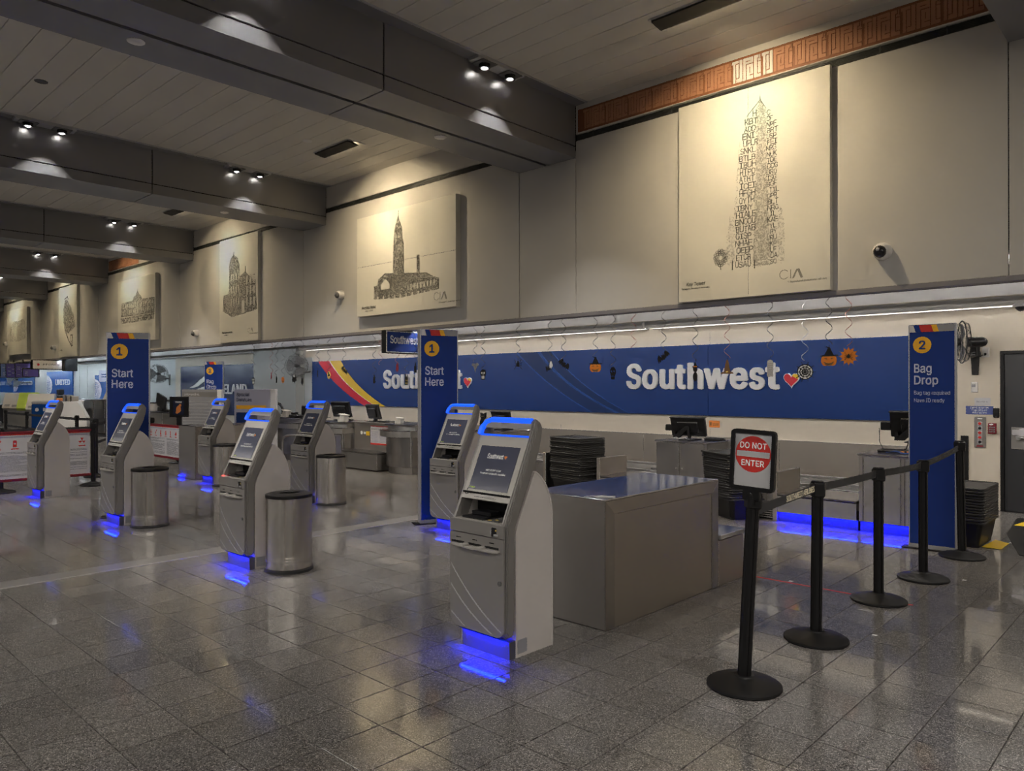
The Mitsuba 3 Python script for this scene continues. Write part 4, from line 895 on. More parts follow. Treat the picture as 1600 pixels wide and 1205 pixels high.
def tray(l, w, h=.25):
    tub = loft([rloop(l - .12, w - .12, .04, 0), rloop(l - .04, w - .04, .05, h - .022), rloop(l - .05, w - .05, .045, h - .01), rloop(l - .13, w - .13, .04, .008)])
    rim = loft([rloop(l - .05, w - .05, .05, h - .022), rloop(l, w, .055, h - .020), rloop(l, w, .055, h - .006), rloop(l - .012, w - .012, .05, h), rloop(l - .04, w - .04, .045, h), rloop(l - .052, w - .052, .045, h - .012)])
    return pd(tub, 40), pd(rim, 40)
OR = ['top', 'second from the top', 'third from the top', 'fourth from the top', 'fifth from the top', 'sixth from the top', 'seventh from the top', 'eighth from the top', 'ninth from the top', 'tenth from the top', 'eleventh from the top', 'twelfth from the top', 'thirteenth from the top', 'fourteenth from the top']
def ordinal(i, n):
    if i < 14: return OR[i]
    j = n - 1 - i
    return 'bottom' if j == 0 else OR[j].replace('top', 'bottom') if 0 < j < 14 else f'number {i + 1} from the top'
def stack(x, y, rz, l, w, n, dz, h, lean, what, grp, jit):
    d = tray(l, w, h)
    for i in range(n):
        zi = i * dz; k = n - 1 - i
        t = thing('bag_tray', f'black bag tray, {ordinal(k, n)} of the {what}', 'tray', T().translate([x + lean[0] * zi + rng.uniform(-jit, jit), y + lean[1] * zi + rng.uniform(-jit, jit), zi + 0.001]).rotate([0, 0, 1], rz + rng.uniform(-1, 1) * jit * 60), grp)
        part(t, 'tub', d[0], 'tray_black'); part(t, 'rim', d[1], 'tray_rim')
stack(-1.87, 8.585, 90, .70, .51, 13, .027, .255, (0, 0), 'stack by the dark door', 'trays stacked by the door', .002)
stack(-6.72, 8.50, -11, .67, .53, 23, .0265, .25, (-.02, 0), 'tall stack behind the kiosk', 'trays in the tall stack behind the steel counter', .008)
stack(-4.23, 8.37, -33, .62, .46, 20, .0275, .25, (-.12, .02), 'leaning stack by the do-not-enter sign', 'trays in the leaning stack', .007)

# ================================================================ check-in counters along y = 8.37
CY = 8.37
def pod(x0, x1, h, d, lab, doors, kick=True):
    t = thing('check_in_counter', lab, 'counter', None)
    if kick: part(t, 'plinth', B(x0 + .0, x1 - .0, CY + .055, CY + d, 0, .115), 'kick_pale')
    part(t, 'carcass', B(x0, x1, CY + .012, CY + d, .115, h - .02), 'steel_dull')
    part(t, 'top', B(x0 - .015, x1 + .015, CY - .012, CY + d + .02, h - .02, h, .004), 'steel_top')
    xs = doors
    for a, b, nm, mt in xs: part(t, nm, B(a + .003, b - .003, CY, CY + .012, .118, h - .028, .002), mt)
    return t
t = pod(-5.32, -4.60, .865, .80, 'steel check-in counter with two doors and a screen, behind the free-standing steel counter', ((-5.32, -4.98, 'door', 'steel_wavy'), (-4.97, -4.62, 'door', 'steel_wavy')))
for x in (-5.02, -4.93): part(t, 'lock', mv(trimesh.creation.cylinder(.013, .012, sections=16), x, CY - .004, .52, rx=90), 'chrome', 30)
t = pod(-2.80, -2.02, .84, .80, 'steel check-in counter over blue floor light, behind the blue bag drop sign', ((-2.80, -2.755, 'post', 'steel_dull'), (-2.752, -2.385, 'door', 'steel_bright'), (-2.38, -2.345, 'post', 'steel_dull'), (-2.34, -2.04, 'door', 'steel_bright')))
for x in (-2.41, -2.31): part(t, 'lock', mv(trimesh.creation.cylinder(.013, .012, sections=16), x, CY - .004, .49, rx=90), 'chrome', 30)
# bag wells: platform between two side panels
def well(x0, x1, lab, right=False):
    t = thing('bag_scale', lab, 'bag scale', None)
    part(t, 'side_panel', B(x0 - .055, x0, CY, CY + .66, .0, .568, .004), 'steel_side')
    part(t, 'front_panel', B(x0, x1 - .005, CY + .006, CY + .02, .112, .295, .002), 'steel_bright')
    part(t, 'plinth', B(x0, x1 - .005, CY + .055, CY + .7, 0, .11), 'kick_pale')
    part(t, 'gap', B(x0, x1 - .005, CY + .012, CY + .7, .295, .308), 'black')
    part(t, 'platform', B(x0, x1 - .005, CY, CY + .70, .308, .325, .003), 'steel_top')
    part(t, 'feed_belt', B(x0 + .04, x1 - .05, CY + .74, CY + 1.28, .26, .31, .01), 'conveyor_belt')
    for yr in (.715, 1.285): part(t, 'belt_rail', B(x0, x1, CY + yr, CY + yr + .024, .29, .335, .003), 'chrome')
    return t
well(-6.23, -5.34, 'steel bag scale between the tall tray stack and the two-door counter')
well(-3.70, -2.82, 'steel bag scale over a blue floor light, right of the leaning tray stack')
k_ = thing('floor_light', 'glowing blue light strip under the right bag scale and counter', 'light')
for a, b in ((-3.68, -2.82), (-2.78, -2.05)):
    k2 = numbered(k_ + '__tube_lamp'); scene[k2] = {**mikit.ply(down(a, b, CY + .02, CY + .045, .1085)), 'bsdf': {'type': 'ref', 'id': 'blue_led'}, 'emitter': em(BLUE, 260, .6)}
t = thing('kick_grille', 'dark louvred plinth left of the right bag scale', 'plinth')
part(t, 'box', B(-4.6, -3.76, CY + .10, CY + .7, 0, .12), 'black_matt')
for z in (.02, .045, .07, .095): part(t, 'louvre', B(-4.6, -3.76, CY + .085, CY + .10, z, z + .012), 'steel_dull')
t = thing('counter_end', 'steel end panel behind the nearest kiosk, left of the tall tray stack', 'panel')
part(t, 'plate', B(-7.27, -7.215, CY, CY + .66, 0, .585, .004), 'steel_side'); part(t, 'side', B(-7.213, -7.20, CY + .01, CY + .66, 0, .58), 'black')
# long conveyor and splashback
t = thing('baggage_conveyor', 'long baggage conveyor behind the counters under the wall sign', 'conveyor')
part(t, 'frame', B(-14.5, -2.48, 9.75, 10.85, 0, .23), 'steel_dull'); part(t, 'belt', B(-14.5, -2.48, 9.84, 10.70, .23, .25), 'conveyor_belt')
for y in (9.77, 10.74): part(t, 'rail', B(-14.5, -2.48, y, y + .04, .23, .285, .004), 'chrome')
for x in np.arange(-14, -2, 1.22): part(t, 'joint_plate', B(x, x + .03, 9.82, 10.73, .25, .256), 'chrome')
t = thing('splashback', 'brushed steel splashback along the bottom of the right back wall', 'splashback')
xs = [-14.5, -12.1, -9.66, -7.2, -4.8]
for a, b in zip(xs, xs[1:] + [-2.48]): part(t, 'sheet', B(a + .002, b - .002, YW - .02, YW - .002, .25, .742, .002), 'steel_side')
part(t, 'cap', B(-14.5, -2.48, YW - .026, YW, .742, .752), 'chrome')

# ================================================================ screens on the counters
def monitor(x, y, z, a, lab, k=1.0, printer=True, stand='arm'):
    t = thing('counter_screen', lab, 'screen', T().translate([x, y, z]).rotate([0, 0, 1], a).scale(k))
    sl = lambda m: mv(m, 0, 0, .0, rx=14)
    part(t, 'casing', mv(face(rrect(-.24, .24, .06, .30, .008), .035, 0), 0, .03, 0, rx=14), 'black')
    part(t, 'rear_bulge', mv(B(-.15, .15, -.055, -.03, .10, .25, .012), 0, .03, 0, rx=14), 'black_matt')
    part(t, 'top_edge', mv(B(-.25, .25, -.04, .01, .298, .306, .002), 0, .03, 0, rx=14), 'black_matt')
    if stand == 'arm':
        part(t, 'foot', B(-.11, .11, -.10, .12, 0, .012, .004), 'black')
        arm = Polygon([(-.20, .02), (-.19, .10), (-.17, .10), (-.165, .06), (-.03, .18), (.03, .18), (.04, .02), (.01, .02), (.0, .13), (-.12, .02)])
        part(t, 'stand', mv(face(arm, .05, 0), 0, -.03, 0), 'black')
    else:
        part(t, 'foot', B(-.12, .12, -.10, .12, 0, .014, .004), 'black'); part(t, 'stand', B(-.04, .04, -.02, .03, .01, .2, .006), 'black')
    if printer: part(t, 'card_swipe', B(-.33, -.24, -.04, .02, .11, .19, .006), 'black_matt')
    return t
monitor(-5.02, 8.70, .865, 4, 'black counter screen on a stand, on the two-door counter', 1.0)
t = thing('keyboard', 'black keyboard right of the screen on the two-door counter', 'keyboard', RZ(-4.72, 8.85, .866, -10)); part(t, 'base', B(-.14, .10, -.07, .07, 0, .018, .004), 'black'); part(t, 'keys', cat([B(-.13 + .022 * i, -.112 + .022 * i, -.06 + .024 * j, -.042 + .024 * j, .018, .023) for i in range(10) for j in range(5)]), 'black_matt')
t = thing('counter_cables', 'tangle of grey cable under the screen on the two-door counter', 'cable', RZ(-5.06, 8.50, .870)); part(t, 'cable', cat(tube([(-.1 + .2 * s, .03 * math.sin(9 * s), .012 + .02 * abs(math.sin(6 * s))) for s in np.linspace(0, 1, 24)], .006, 6), tube([(-.02 + .1 * math.cos(6 * s), .03 * math.sin(6 * s), .01 + .01 * s) for s in np.linspace(0, 1, 20)], .005, 6)), 'print_grey', 40)
t = monitor(-2.27, 8.62, .965, 3, 'black counter screen with a side card reader, beside the blue bag drop sign', 1.12)
t = thing('counter_cables', 'blue and black cables on the counter behind the blue bag drop sign', 'cable', RZ(-2.45, 8.52, .846))
part(t, 'blue_cable', tube([(-.12 + .3 * s, .04 * math.sin(7 * s), .01 + .012 * math.sin(5 * s) ** 2) for s in np.linspace(0, 1, 24)], .007, 6), 'sign_blue_light', 40, label='blue cable')
part(t, 'black_cable', cat(tube([(-.20, .05, .26), (-.19, .02, .12), (-.14, 0, .03), (-.05, .02, .008)], .004, 6), tube([(.12, .0, .2), (.08, .0, .06), (.0, .03, .012), (-.1, .05, .008)], .005, 6), tube([(.28, 0, .14), (.22, .0, .03), (.1, .06, .01)], .006, 6)), 'black', 40)
part(t, 'connector', cat(B(.02, .06, -.01, .01, .008, .028, .003), B(.08, .11, .0, .02, .008, .03, .003)), 'orange')
t = thing('keyboard', 'black keyboard on the counter behind the blue bag drop sign', 'keyboard', RZ(-2.52, 8.85, .841, 4)); part(t, 'base', B(-.22, .22, -.07, .07, 0, .02, .004), 'black'); part(t, 'keys', cat([B(-.20 + .024 * i, -.18 + .024 * i, -.06 + .024 * j, -.042 + .024 * j, .02, .025) for i in range(17) for j in range(5)]), 'black_matt')
t = thing('tag_dispenser', 'small blue and white patterned box beside the do-not-enter sign', 'box', RZ(-4.42, 9.06, .0))
part(t, 'shelf', B(-.22, .22, -.14, .16, .0, .86), 'steel_dull')
part(t, 'box', B(-.10, .12, -.06, .06, .86, .955, .004), 'print_white'); part(t, 'pattern', cat([B(-.09 + .04 * i + (.02 if j % 2 else 0), -.072 + .04 * i + (.02 if j % 2 else 0), -.062, -.06, .87 + .018 * j, .88 + .018 * j) for i in range(5) for j in range(5)]), 'sign_blue'); part(t, 'lid', B(-.10, .02, -.05, .05, .957, .972, .003), 'black')
monitor(-8.50, 8.80, .86, -8, 'black counter screen seen through the handle of the nearest kiosk', 1.0, True, 'post')
pod(-8.95, -8.12, .86, .8, 'steel counter hidden behind the nearest kiosk', ((-8.95, -8.13, 'door', 'steel_side'),))
t = thing('cat_figure', 'black cat figure standing on the counter between the two nearest kiosk tops', 'cat figure', RZ(-8.78, 8.62, .862, 10))
body = unary_union([affinity.scale(Point(0, .09).buffer(.06), 1, 1.5), Point(0, .205).buffer(.045), Polygon([(-.045, .21), (-.048, .27), (-.012, .245)]), Polygon([(.045, .21), (.048, .27), (.012, .245)]), sbox(-.05, 0, .05, .04), line([(.05, .02), (.10, .05), (.09, .15)], .02)])
part(t, 'body', face(body, .05, .025), 'black_matt'); part(t, 'eyes', cat(B(-.022, -.010, -.027, -.025, .208, .217), B(.010, .022, -.027, -.025, .208, .217)), 'gold')

# ================================================================ curved counters of the middle group
def curved(x0, x1, h, lab, y0=CY, dep=.62):
    t = thing('curved_counter', lab, 'counter'); w = x1 - x0
    def bow(a, b, y, s): return [(a + (b - a) * q, y - s * math.sin(math.pi * q)) for q in np.linspace(0, 1, 15)]
    part(t, 'plinth', plan(bow(x0 + .07, x1 - .07, y0 + .05, .12) + [(x1 - .07, y0 + dep), (x0 + .07, y0 + dep)], 0, .13), 'steel_dull')
    part(t, 'front', plan(bow(x0 + .03, x1 - .03, y0 + .02, .14) + [(x1 - .03, y0 + dep), (x0 + .03, y0 + dep)], .13, h - .22), 'steel_wavy', 25)
    part(t, 'ledge', plan(bow(x0 - .06, x1 + .0, y0 - .05, .17) + [(x1, y0 + dep), (x0 - .06, y0 + dep)], h - .22, h - .12), 'steel_bright', 25)
    part(t, 'ledge_top', plan(bow(x0 - .065, x1 + .005, y0 - .055, .17) + [(x1, y0 + dep), (x0 - .065, y0 + dep)], h - .12, h - .105), 'steel_top', 25)
    part(t, 'upper_front', plan(bow(x0 + .02, x1 - .02, y0 + .08, .12) + [(x1 - .02, y0 + dep), (x0 + .02, y0 + dep)], h - .105, h - .02), 'steel_bright', 25)
    part(t, 'top', plan(bow(x0 - .02, x1 + .02, y0 + .02, .13) + [(x1 + .02, y0 + dep + .1), (x0 - .02, y0 + dep + .1)], h - .02, h), 'steel_top', 25)
    part(t, 'edge_post', cat([mv(trimesh.creation.cylinder(.012, h - .25, sections=12), x1 - .05, y0 + .0, .13 + (h - .25) / 2)]), 'chrome', 30)
    return t
curved(-11.12, -10.30, .885, 'curved-front steel counter left of the blue start sign at the picture centre')
curved(-13.55, -12.40, .865, 'curved-front steel counter behind the kiosk with a steel bin at its right')
curved(-15.2, -14.0, .90, 'curved-front steel counter behind the second front kiosk')
t = thing('counter_back_panel', 'grey steel panel with a notice between the two curved counters', 'panel')
part(t, 'panel', B(-12.38, -11.14, CY + .22, CY + .26, .0, .86, .003), 'steel_side'); part(t, 'cap', B(-12.42, -11.10, CY + .18, CY + .40, .86, .875), 'steel_dull')
t = thing('counter_back_panel', 'grey steel panel right of the right curved counter', 'panel')
part(t, 'panel', B(-10.28, -9.2, CY + .32, CY + .36, .0, .80, .003), 'steel_side')
t = thing('bag_scale', 'low steel bag scale between the two curved counters', 'bag scale')
part(t, 'body', B(-12.30, -11.18, CY - .12, CY + .2, .02, .31, .003), 'steel_bright'); part(t, 'platform', B(-12.36, -11.14, CY - .16, CY + .215, .32, .345, .004), 'steel_top')
t = thing('notice', 'white and red notice on the panel between the curved counters', 'notice')
part(t, 'sheet', B(-11.83, -11.29, CY + .212, CY + .216, .46, .80), 'print_white'); part(t, 'border', cat(B(-11.83, -11.29, CY + .210, CY + .213, .455, .485), B(-11.83, -11.29, CY + .210, CY + .213, .80, .815)), 'sign_red')
part(t, 'icons', cat([B(-11.80 + .065 * i, -11.765 + .065 * i, CY + .2095, CY + .212, .735, .77) for i in range(8)]), 'print_grey')
part(t, 'print', cat([B(-11.81 + .25 * c_, -11.59 + .25 * c_, CY + .2095, CY + .212, .50 + .028 * i, .512 + .028 * i) for i in range(8) for c_ in (0, 1)]), 'lavender')
for x, lab in ((-12.13, 'small stickers with a yellow square, left of the white and red notice'), (-10.16, 'small white stickers on the panel beside the blue start sign')):
    t = thing('sticker_row', lab, 'sticker', T().translate([0, .10 if x > -11 else 0, 0]))
    part(t, 'sticker', face(Point(x, .665).buffer(.035), .003, CY + .22), 'letter_white'); part(t, 'arrow', B(x + .07, x + .14, CY + .216, CY + .219, .645, .685), 'letter_white')
    if x < -11: part(t, 'square', B(x + .15, x + .26, CY + .215, CY + .219, .62, .70), 'yellow')
monitor(-11.95, 8.78, .876, -12, 'black counter screen behind the steel panel between the curved counters', 1.15, False, 'post')
monitor(-10.10, 8.72, .88, 20, 'black counter screen half hidden behind the blue start sign', .95, True, 'post')
monitor(-13.15, 8.85, .87, 0, 'wide dark screen behind the kiosk with a steel bin at its right', 1.3, False, 'post')
t = thing('keyboard', 'dark keyboard lying right of the screen between the curved counters', 'keyboard', RZ(-11.62, 8.72, .876, -8)); part(t, 'base', B(-.16, .16, -.06, .06, 0, .02, .004), 'black'); part(t, 'keys', B(-.15, .15, -.05, .05, .02, .024), 'black_matt')
def scales(x, y, z, lab, k=1.0, clear=False):
    t = thing('paper_dispenser', lab, 'dispenser', T().translate([x, y, z]).scale(k))
    part(t, 'box', B(-.06, .06, -.05, .05, 0, .11, .008), 'white_plastic'); part(t, 'flap', mv(plan(Polygon([(-.09, -.05), (.02, -.07), (.09, -.03), (.07, .06), (-.07, .05)]), 0, .012), 0, 0, .115, ry=8), 'white_plastic')
    part(t, 'tray', B(-.12, -.07, -.05, .05, 0, .06, .006), 'white_plastic')
scales(-12.52, 8.45, .866, 'white paper dispenser left of the screen between the curved counters', 1.2)
scales(-10.75, 8.45, .886, 'crumpled white paper heap on the curved counter left of the blue start sign', .9)
scales(-14.70, 8.45, .90, 'white paper dispenser on the curved counter behind the second front kiosk', 1.2)
t = thing('hand_rail', 'bent pale metal rail behind the kiosk with a steel bin at its right', 'rail'); part(t, 'bar', tube([(-13.9, 7.9, 0), (-13.9, 7.9, .42), (-13.86, 7.9, .52), (-13.75, 7.9, .57), (-13.2, 7.9, .60)], .022, 8), 'chrome', 40)
t = thing('hand_rail', 'dark bent rail over the counter right of the white information panel', 'rail'); part(t, 'bar', tube([(-15.9, 8.5, 1.19), (-15.2, 8.5, 1.20), (-15.05, 8.5, 1.17), (-14.95, 8.5, 1.08), (-14.93, 8.5, .92)], .028, 8), 'black', 40)
t = thing('desk_phone', 'dark equipment on the curved counter behind the second front kiosk', 'equipment', RZ(-14.42, 8.55, .90)); part(t, 'base', B(-.2, .35, -.1, .15, 0, .06, .01), 'black'); part(t, 'handset', B(-.15, .05, -.08, .0, .06, .12, .015), 'black_matt'); part(t, 'stand', B(.15, .3, .0, .06, .05, .26, .01), 'black_matt')
t = thing('white_stand', 'lavender white post between the two curved counters and the kiosk bin', 'post', RZ(-9.03, 5.96)); part(t, 'panel', B(-.06, .06, -.05, .05, .0, .88, .012), 'lavender'); part(t, 'foot', B(-.12, .12, -.1, .1, 0, .03, .008), 'white_plastic')

# ================================================================ wall things beside the door
def wall_single(nm, lab, ct, parts):
    t = thing(nm, lab, ct)
    for n_, m, mt in parts: part(t, n_, m, mt)
    return t
y = YW
wall_single('wall_outlet', 'white wall outlet with a plug, right of the fan and above the door controls', 'outlet', (('plate', B(-2.165, -2.085, y - .012, y, 1.92, 2.05, .003), 'white_plastic'), ('plug', B(-2.14, -2.115, y - .035, y - .012, 1.945, 1.975, .004), 'black')))
wall_single('thermostat', 'small white thermostat on the wall above the blue door notice', 'thermostat', (('case', B(-2.285, -2.21, y - .025, y, 1.48, 1.61, .005), 'white_plastic'), ('display', B(-2.277, -2.235, y - .027, y - .025, 1.545, 1.58), 'print_grey')))
wall_single('wall_notice', 'small white paper notice above the blue door notice', 'notice', (('sheet', B(-2.25, -2.075, y - .004, y, 1.31, 1.41), 'print_white'), ('lettering', txt('EXIT ONLY 24', .018, -2.225, 1.352, y - .004, w=.12, d=.001), 'print_grey')))
wall_single('wall_notice', 'blue door notice with white lettering beside the dark door', 'notice', (('plate', B(-2.345, -2.045, y - .006, y, 1.20, 1.305), 'notice_blue'), ('lettering', cat([txt(s, .020, -2.195, z, y - .006, w=w, d=.001, center=True) for s, z, w in (('DOOR MUST BE', 1.275, .20), ('CHECKED AT', 1.243, .17), ('SHUTDOWN', 1.211, .16))]), 'letter_white')))
wall_single('card_reader', 'black card reader on the wall beside the dark door', 'card reader', (('case', B(-2.045, -1.98, y - .03, y, 1.165, 1.285, .008), 'black'), ('light', B(-2.02, -2.005, y - .032, y - .03, 1.175, 1.18), 'print_white')))
t = wall_single('control_panel', 'grey control panel with a column of five round buttons, left of the keypad', 'control panel', (('plate', B(-2.25, -2.125, y - .02, y, .78, 1.17, .004), 'kiosk_grey'), ('header', B(-2.215, -2.16, y - .022, y - .02, 1.14, 1.155), 'letter_white'), ('footer', B(-2.225, -2.15, y - .022, y - .02, .79, .81), 'maroon')))
for i in range(5):
    z = 1.085 - .058 * i; p_ = part(t, 'button_plate', B(-2.212, -2.163, y - .024, y - .02, z - .025, z + .025), 'print_white'); part(p_, 'button', mv(trimesh.creation.cylinder(.017, .022, sections=18), -2.188, y - .03, z, rx=90), ('sign_red', 'black', 'sign_red', 'sign_red', 'black')[i], 30)
t = wall_single('keypad', 'dark red keypad between the control panel and the door', 'keypad', (('case', B(-2.10, -2.01, y - .03, y, .96, 1.095, .006), 'maroon'), ('display', B(-2.085, -2.04, y - .032, y - .03, 1.07, 1.088), 'letter_white')))
for i in range(9): part(t, 'key', B(-2.088 + .024 * (i % 3), -2.07 + .024 * (i % 3), y - .034, y - .03, .98 + .027 * (i // 3), .997 + .027 * (i // 3)), 'lip_paint')
t = wall_single('corner_guard', 'black upright strip against the wall behind the last belt post', 'corner guard', (('strip', B(-2.40, -2.315, y - .03, y, .35, .925, .004), 'black'),))
t = thing('wall_notice', 'small orange notice on the beige wall above the two-door counter', 'notice'); part(t, 'sheet', B(-6.00, -5.74, y - .004, y, .87, 1.04), 'wall_beige'); part(t, 'orange_card', B(-5.965, -5.775, y - .006, y - .004, .90, 1.01), 'orange'); part(t, 'lettering', cat(B(-5.945, -5.92, y - .007, y - .006, .93, .985), B(-5.90, -5.80, y - .007, y - .006, .955, .965), B(-5.90, -5.80, y - .007, y - .006, .935, .942)), 'brown')
t = thing('dome_camera', 'dome camera under the pipe at the right edge above the door', 'security camera', T().translate([-1.73, YW - .16, 2.53])); part(t, 'collar', lathe([(0, .03), (.07, .03), (.085, 0), (.085, -.01), (.06, -.012), (0, -.012)], 32), 'letter_white', 40); part(t, 'lens_dome', mv(trimesh.creation.icosphere(3, .058), 0, 0, -.01), 'black_gloss', True)
# fans: ring cage, blades, motor, bracket
def fan(x, y, z, az, lab, r=.26, px=None):
    t = thing('wall_fan', lab, 'fan', T().translate([x, y, z]).rotate([0, 0, 1], az))
    cage = []
    for yy, rr in ((-.05, .62), (-.065, .35), (-.035, .86), (0, 1.0), (.05, .9), (.07, .55)):
        a = np.linspace(0, 2 * math.pi, 33); cage.append(tube([(rr * r * math.cos(q), yy, rr * r * math.sin(q)) for q in a], .0035 if rr < 1 else .006, 5))
    for q in np.linspace(0, 2 * math.pi, 19)[:-1]:
        cage.append(tube([(s * r * math.cos(q), yy, s * r * math.sin(q)) for s, yy in ((.15, -.068), (.55, -.055), (.86, -.035), (1, 0), (.9, .05), (.4, .075))], .002, 4))
    part(t, 'cage', cat(cage), 'black')
    part(t, 'hub', mv(lathe([(0, -.02), (.045, -.015), (.05, .02), (0, .03)], 20), 0, -.03, 0, rx=90), 'black', 30)
    for k in range(3):
        a = np.radians(np.linspace(20, 100, 8)); pts = [(.04, 0)] + [(.86 * r * math.cos(q), .86 * r * math.sin(q)) for q in a] + [(0.0, .04)]
        part(t, 'blade', mv(mv(face(Polygon(pts), .004, 0), 0, 0, 0), 0, -.01, 0, ry=120 * k), 'sensor_grey')
    part(t, 'motor', cat(mv(trimesh.creation.cylinder(.06, .16, sections=24), 0, .14, .0, rx=90), mv(trimesh.creation.icosphere(2, .058), 0, .215, 0)), 'black', 30)
    px = x if px is None else px
    loc = lambda m: mv(mv(m, -x, -y, -z), rz=-az)
    q = np.array([0, .16, -.05]); a = math.radians(az); w0 = np.array([x - q[1] * math.sin(a), y + q[1] * math.cos(a), z - .06])
    part(t, 'arm', loc(tube([w0, w0 + [0, 0, -.10], (px, (w0[1] + YW) / 2, z - .17), (px, YW - .02, z - .15)], .02, 8)), 'black', 40)
    part(t, 'wall_plate', loc(face([(px - .035, z - .40), (px + .035, z - .40), (px + .055, z - .02), (px - .055, z - .02)], .02, YW)), 'black')
    return t
fan(-2.29, 10.50, 2.10, -66, 'black wall fan beside the blue bag drop sign', .26, -2.24)
t = thing('fan_cord', 'coiled black cord of the fan beside the outlet', 'cord'); part(t, 'cord', cat(tube([(-2.33, 10.80, 2.05), (-2.29, 10.88, 1.93), (-2.22, 10.9, 1.90), (-2.15, 10.91, 1.95)], .006, 6), tube([(-2.22 + .05 * math.cos(a), 10.9, 1.925 + .028 * math.sin(a) + .004 * a) for a in np.linspace(0, 14, 50)], .006, 6)), 'black', 40)
fan(-17.75, 10.50, 2.12, 48, 'black wall fan in front of the grey wall panel', .30)
fan(-27.0, 10.55, 2.02, 60, 'small distant wall fan right of the left blue start sign', .33)
fan(-44.0, 10.2, 1.95, 50, 'faint distant fan under the overhead screens', .42)

# ================================================================ floor marks by the door, red tape, litter
t = thing('floor_mat', 'dark floor mat in front of the dark door', 'floor mat'); part(t, 'mat', plan([(-1.72, 10.5), (-.6, 10.5), (-.6, 8.2), (-1.33, 8.2), (-1.62, 9.3)], .0, .006), 'black_matt')
for pts, lab in (([(-1.66, 8.36), (-1.635, 8.84), (-1.50, 8.72), (-1.50, 8.36)], 'yellow floor mark beside the tray stack by the door'), ([(-1.655, 9.90), (-1.60, 10.3), (-1.2, 10.3), (-1.2, 9.90)], 'yellow floor mark in front of the dark door at the right edge')):
    single('floor_mark', plan(pts, .006, .009), 'yellow', lab, 'floor mark')
t = thing('floor_tape', 'red tape line on the floor behind the belt posts', 'tape')
part(t, 'strip', B(-2.77, -1.58, 5.818, 5.836, .0005, .002), 'sign_red')
single('paper_scrap', plan([(0, 0), (.03, .01), (.035, .03), (.005, .025)], 0, .002), 'letter_white', 'tiny white paper scrap on the floor near the red tape line', 'litter', M=T().translate([-2.50, 5.86, .001]))
single('paper_scrap', plan([(0, 0), (.03, .01), (.03, .025), (.005, .02)], 0, .002), 'letter_white', 'tiny white paper scrap on the floor right of the second belt post', 'litter', M=T().translate([-1.58, 4.95, .001]))
single('paper_scrap', plan([(0, 0), (.03, .005), (.03, .02), (.005, .02)], 0, .002), 'letter_white', 'tiny white paper scrap on the floor right of the fourth belt post', 'litter', M=T().translate([-1.50, 6.85, .001]))

# ================================================================ hanging swirl decorations under the soffit
def swirl(z0, z1, turns, r=.036, w=.010, ph=0.0):
    n = int(18 * turns); s = np.linspace(0, 1, n); a = ph + 2 * math.pi * turns * s; z = z0 + (z1 - z0) * s
    rr = r * (0.75 + 0.3 * s); c = np.stack([rr * np.cos(a), rr * np.sin(a), z], 1)
    up_ = np.array([0, 0, w / 2]); nr = np.stack([np.cos(a), np.sin(a), 0 * a], 1) * .0008
    vs = np.hstack([c + up_ + nr, c - up_ + nr, c - up_ - nr, c + up_ - nr]).reshape(-1, 3); f = []
    for i in range(n - 1):
        p, q = 4 * i, 4 * i + 4
        for j in range(4): f += [[p + j, p + (j + 1) % 4, q + (j + 1) % 4], [p + j, q + (j + 1) % 4, q + j]]
    return trimesh.Trimesh(vs, np.array(f), process=False)
C = lambda x, z, r, sx=1, sz=1: affinity.scale(Point(x, z).buffer(r, quad_segs=6), sx, sz)
BAT = unary_union([C(0, 0, .022, 1, 1.5), Polygon([(-.02, .02), (-.018, .05), (-.004, .03)]), Polygon([(.02, .02), (.018, .05), (.004, .03)])] + [affinity.scale(Polygon([(.0, .012), (.03, .02), (.048, .062), (.075, .055), (.098, .02), (.10, -.03), (.083, -.005), (.066, -.032), (.05, -.006), (.034, -.032), (.018, -.008), (0, -.02)]), s, 1, origin=(0, 0)) for s in (1, -1)])
SKULL = unary_union([C(0, .02, .055, .95, 1.15), rrect(-.032, .032, -.085, 0, .012)])
PUMP = unary_union([C(x, 0, .06, .75, 1.0) for x in (-.045, 0, .045)])
HAT = unary_union([Polygon([(-.10, .045), (.11, .045), (.10, .06), (-.09, .06)]), Polygon([(-.05, .055), (.055, .055), (.012, .145), (-.055, .155), (-.01, .135)])])
SMILE = unary_union([Polygon([(-.055, .02), (-.02, .012), (-.03, .03)]), Polygon([(.055, .02), (.02, .012), (.03, .03)]), Polygon([(-.06, -.012), (-.03, -.025), (0, -.03), (.03, -.025), (.06, -.012), (.04, -.045), (0, -.055), (-.04, -.045)])])
GHOST = unary_union([C(0, .05, .045), Polygon([(-.045, .05), (.045, .05), (.07, -.02), (.06, -.07), (.03, -.05), (.01, -.11), (-.02, -.06), (-.05, -.09), (-.065, -.03)])])
SPIDER = unary_union([C(0, -.01, .026, 1, 1.3), C(0, .032, .016)] + [line([(0, 0), (s * .045, .03 - .022 * k), (s * .075, .075 - .05 * k)], .006) for s in (1, -1) for k in range(4)])
SUN = Polygon([(math.cos(a) * r_, math.sin(a) * r_) for a, r_ in zip(np.linspace(math.pi / 2, math.pi / 2 + 2 * math.pi, 25)[:-1], [.10, .068] * 12)])
WEBO = Polygon([(math.cos(a) * .085, math.sin(a) * .085) for a in np.linspace(0, 2 * math.pi, 11)[:-1]])
WEBL = unary_union([Polygon([(math.cos(a) * r_, math.sin(a) * r_) for a in np.linspace(0, 2 * math.pi, 11)[:-1]]).boundary.buffer(.0045) for r_ in (.085, .058, .032)] + [line([(0, 0), (math.cos(a) * .115, math.sin(a) * .115)], .007) for a in np.linspace(0, 2 * math.pi, 11)[:-1]])
